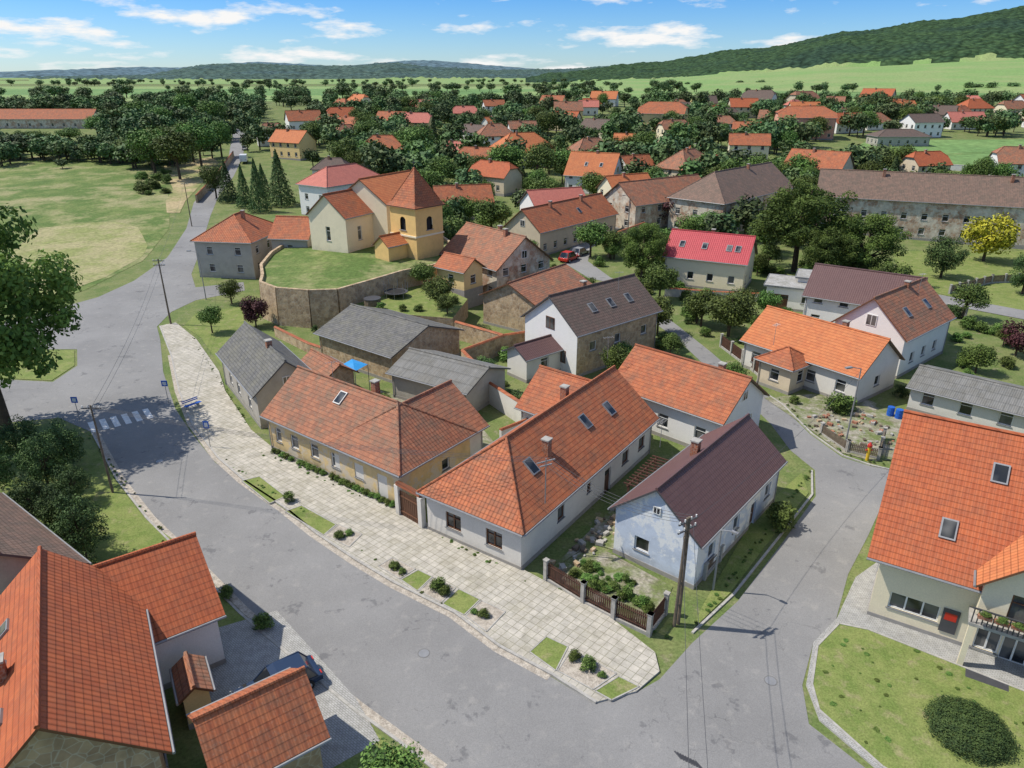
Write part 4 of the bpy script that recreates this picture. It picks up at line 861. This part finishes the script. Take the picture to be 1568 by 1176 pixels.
def car(name,x,y,ang,paint,L=4.2,W=1.75,H=1.45,van=False,z=None):
    z=(T(y) if z is None else z)+.02; a=R(ang); ex=Vector((math.cos(a),math.sin(a),0)); ey=Vector((-ex.y,ex.x,0)); O=Vector((x,y,z))
    P=lambda u,w,h:O+ex*u+ey*w+Vector((0,0,h)); mb=MB(O)
    if van: prof=[(-.5,.35),(-.5,.95),(-.49,1.32),(.22,1.34),(.36,.9),(.49,.75),(.5,.35)]
    else: prof=[(-.5,.3),(-.5,.62),(-.46,.68),(-.30,.70),(.22,.68),(.44,.58),(.5,.45),(.5,.3)]
    k=H/1.45
    ins=[.06 if h<.5 else .03 for u,h in prof]
    Lp=[P(u*L,-W/2+i,h*k) for (u,h),i in zip(prof,ins)]; Rp=[P(u*L,W/2-i,h*k) for (u,h),i in zip(prof,ins)]; n=len(prof)
    for i in range(n): j=(i+1)%n; mb.face([Lp[i],Lp[j],Rp[j],Rp[i]],paint)
    mb.face(Lp,paint); mb.face(Rp,paint)
    if not van:
        cab=[(-.44,.68),(-.34,1.0),(-.02,1.02),(.06,.98),(.22,.67)]
        b=[P(u*L,-W/2+(.08 if h<.8 else .24),(h if h<.8 else h*1.4)*k) for u,h in cab]; c=[P(u*L,W/2-(.08 if h<.8 else .24),(h if h<.8 else h*1.4)*k) for u,h in cab]
        for i in range(4): mb.face([b[i],b[i+1],c[i+1],c[i]],'glass' if i in(0,3) else paint)
        mb.face(b,'glass'); mb.face(c,'glass')
        for s in (b,c):
            for p,q in ((0,1),(4,3)): mb.tube(s[p],s[q],.045,paint,5)
            mid=(s[2]+s[1])/2; mb.tube(mid,Vector((mid.x,mid.y,z+.68*k)),.04,paint,5)
            mb.tube(s[1],s[3],.05,paint,5)
    else:
        for sg in (-1,1):
            mb.face([P(.2*L,sg*(W/2-.02),1.0*k),P(.33*L,sg*(W/2-.02),.95*k),P(.24*L,sg*(W/2-.02),1.25*k),P(.12*L,sg*(W/2-.02),1.25*k)],'glass')
        mb.face([P(.352*L,-W/2+.12,.95*k),P(.352*L,W/2-.12,.95*k),P(.245*L,W/2-.15,1.3*k),P(.245*L,-W/2+.15,1.3*k)],'glass')
    for u in (-.31,.32):
        for w in (-W/2+.1,W/2-.1):
            mb.tube(P(u*L,w-.12,.32),P(u*L,w+.12,.32),.33,'tyre',14); mb.tube(P(u*L,w-.13,.32),P(u*L,w+.13,.32),.19,'silver',10)
    for w in (-.6,.6):
        mb.box(P(.485*L,w,.52*k),ex*.05,ey*.16,(0,0,.07),'white'); mb.box(P(-.497*L,w,.6*k),ex*.03,ey*.14,(0,0,.07),'red')
    mb.build(name)
car("parked_car",10.2,125.3,55,'red',4.6,1.9,1.8); car("parked_car",12.6,130.0,55,'silver'); car("parked_car",-12.4,28.2,216,'navy',4.4,1.8,1.45,z=.05)
car("delivery_van",-86,238,105,'vwhite',6,2.2,2.9,True); car("parked_car",-96,268,105,'vwhite'); car("parked_car",-104,300,105,'silver')
car("parked_car",-32,170,80,'silver'); car("parked_car",100,240,20,'navy')
mb=MB((-18.4,90.4,2.5)); mb.tube((-18.4,90.4,2.5),(-18.4,90.4,3.25),1.1,'oldwood',16); mb.tube((-18.4,90.4,3.26),(-18.4,90.4,3.4),1.15,'dgrey',16); mb.build("hot_tub")
mb=MB((-15.8,94,2.5)); mb.tube((-15.8,94,3.2),(-15.8,94,3.28),1.6,'dgrey',20)
for i in range(8):
    t=i*.785; mb.tube((-15.8+1.6*math.cos(t),94+1.6*math.sin(t),2.5),(-15.8+1.6*math.cos(t),94+1.6*math.sin(t),4.6),.03,'zinc',5)
mb.tube((-15.8,94,3.29),(-15.8,94,3.3),1.25,'tyre',20); mb.build("trampoline")
mb=MB((-17,66.4,0)); q=[Vector((-17.6,67.2,3.0)),Vector((-15.8,66.1,2.9)),Vector((-14.8,67.8,3.0)),Vector((-16.6,68.8,3.2))]; cq=sum(q,Vector())/4+Vector((0,0,.25))
for i in range(4): mb.face([q[i],q[(i+1)%4],cq],'tarp'); mb.tube(q[i],(q[i].x,q[i].y,0),.04,'zinc')
mb.build("blue_tarpaulin_canopy")
for (x,y) in ((36.5,61.9),(37.0,61.3)):
    mb=MB((x,y,0)); mb.tube((x,y,0),(x,y,.95),.32,'blue',12); mb.tube((x,y,.3),(x,y,.34),.34,'blue',12); mb.tube((x,y,.6),(x,y,.64),.34,'blue',12); mb.build("blue_barrel")
mb=MB((30.3,53.2,0)); mb.tube((30.3,53.2,0),(30.3,53.2,1.3),.14,'yel',10); mb.tube((30.3,53.2,1.3),(30.3,53.2,1.5),.2,'red',10); mb.tube((30.3,53.2,1.5),(30.3,53.2,1.7),.18,'red',10,.05); mb.tube((30.0,53.2,1.),(30.6,53.2,1.),.07,'red',8); mb.build("fire_hydrant")
def rubble(name,x0,y0,n,fn,s0=.08,s1=.28,ms=('concrete','stone','oldwood','brick')):
    jk=MB((x0,y0,0))
    for i in range(n):
        x,y=fn(); s=rnd.uniform(s0,s1); a=rnd.random()*3; jk.box((x,y,s*.5+.04),(s*math.cos(a),s*math.sin(a),0),(-s*.6*math.sin(a),s*.6*math.cos(a),0),(0,0,s*.5),rnd.choice(ms))
    jk.build(name)
rubble("rubble_pile",30,60,80,lambda:(rnd.uniform(28.2,35),rnd.uniform(55.5,62)))
def fr_(): 
    t=rnd.random(); return (3.2+t*6+rnd.uniform(-.6,1.2),38.8+t*8+rnd.uniform(-.6,.6))
rubble("rubble_pile",5,40,70,fr_,.08,.28,('concrete','stone','oldwood','concrete'))
rubble("yard_clutter",-10,58,70,lambda:(rnd.uniform(-14,-4),rnd.uniform(54,60)),.15,.5,('oldwood','oldwood','concrete','brick','zinc'))
mb=MB((9.5,47,0)); A=Vector((8.6,45.2,0)); du=Vector((math.cos(R(55)),math.sin(R(55)),0)); dv=Vector((du.y,-du.x,0))
for i in range(4):
    for j in (0,1): mb.box(A+du*i*1.6+dv*j*1.9+Vector((0,0,1.2)),du*.07,dv*.07,(0,0,1.2),'wood')
for j in (0,1): mb.box(A+du*2.4+dv*j*1.9+Vector((0,0,2.46)),du*2.7,dv*.06,(0,0,.06),'wood')
for i in range(12): mb.box(A+du*(i*.45-.1)+dv*.95+Vector((0,0,2.57)),du*.05,dv*1.3,(0,0,.045),'wood')
mb.build("timber_pergola")

# ------------------------------------------------------------------ LIGHT, SKY, CAMERA
EL,AZx,AZy=54,-.99,.137
w=bpy.data.worlds.new("World"); scene.world=w; w.use_nodes=True; nt=w.node_tree; nt.nodes.clear()
N=nt.nodes.new; out=N("ShaderNodeOutputWorld"); bg=N("ShaderNodeBackground"); bg.inputs[1].default_value=.15
sky=N("ShaderNodeTexSky"); sky.sky_type='NISHITA'; sky.sun_disc=False; sky.sun_elevation=R(EL); sky.sun_rotation=math.atan2(AZx,AZy); sky.air_density=1.0; sky.dust_density=.3; sky.ozone_density=2.5; sky.altitude=200
tc=N("ShaderNodeTexCoord"); sp=N("ShaderNodeSeparateXYZ"); nt.links.new(tc.outputs["Generated"],sp.inputs[0])
def mth(op,a,b=0.):
    m=N("ShaderNodeMath"); m.operation=op
    for i,v in enumerate((a,b)):
        if hasattr(v,"links"): nt.links.new(v,m.inputs[i])
        else: m.inputs[i].default_value=v
    return m.outputs[0]
cr=N("ShaderNodeValToRGB"); nt.links.new(sp.outputs[2],cr.inputs[0]); e0=cr.color_ramp.elements
e0[0].position=0.0; e0[0].color=(.60,.76,.98,1); e0[1].position=.10; e0[1].color=(.25,.55,.96,1)
x=e0.new(.25); x.color=(.38,.66,1.,1); x=e0.new(.6); x.color=(.85,.93,1,1)
mm=N("ShaderNodeMix"); mm.data_type='RGBA'; mm.blend_type='MULTIPLY'; mm.inputs[0].default_value=1.; nt.links.new(sky.outputs[0],mm.inputs[6]); nt.links.new(cr.outputs[0],mm.inputs[7]); nt.links.new(mm.outputs[2],bg.inputs[0])
az=mth('ARCTAN2',sp.outputs[0],sp.outputs[1]); cb=N("ShaderNodeCombineXYZ"); nt.links.new(mth('MULTIPLY',az,10.),cb.inputs[0]); nt.links.new(mth('MULTIPLY',mth('POWER',mth('MAXIMUM',sp.outputs[2],.0001),.75),26.),cb.inputs[1]); cb.inputs[2].default_value=3.3
nz=N("ShaderNodeTexNoise"); nt.links.new(cb.outputs[0],nz.inputs["Vector"]); nz.inputs["Scale"].default_value=1.; nz.inputs["Detail"].default_value=8; nz.inputs["Roughness"].default_value=.58
mr=N("ShaderNodeMapRange"); nt.links.new(nz.outputs["Fac"],mr.inputs[0]); mr.inputs[1].default_value=.52; mr.inputs[2].default_value=.65
bgc=N("ShaderNodeBackground"); bgc.inputs[0].default_value=(1,.995,.985,1); bgc.inputs[1].default_value=.95
mx=N("ShaderNodeMixShader"); nt.links.new(mr.outputs[0],mx.inputs[0]); nt.links.new(bg.outputs[0],mx.inputs[1]); nt.links.new(bgc.outputs[0],mx.inputs[2]); nt.links.new(mx.outputs[0],out.inputs[0])
sd=bpy.data.lights.new("sun",'SUN'); sd.energy=4.95; sd.angle=R(.5); sd.color=(1,.945,.86); so=bpy.data.objects.new("sun",sd); COL.objects.link(so)
v=Vector((AZx*math.cos(R(EL)),AZy*math.cos(R(EL)),math.sin(R(EL)))); so.rotation_euler=v.to_track_quat('Z','Y').to_euler(); so.location=(0,0,80)
cam=bpy.data.cameras.new("camera"); co=bpy.data.objects.new("camera",cam); COL.objects.link(co); scene.camera=co
cam.sensor_width=36; cam.lens=25.0; cam.clip_end=20000; cam.clip_start=.5
co.location=(0,0,30); co.rotation_euler=(R(90-23.3),0,0)
scene.view_settings.view_transform='Standard'; scene.view_settings.look='None'; scene.view_settings.exposure=0
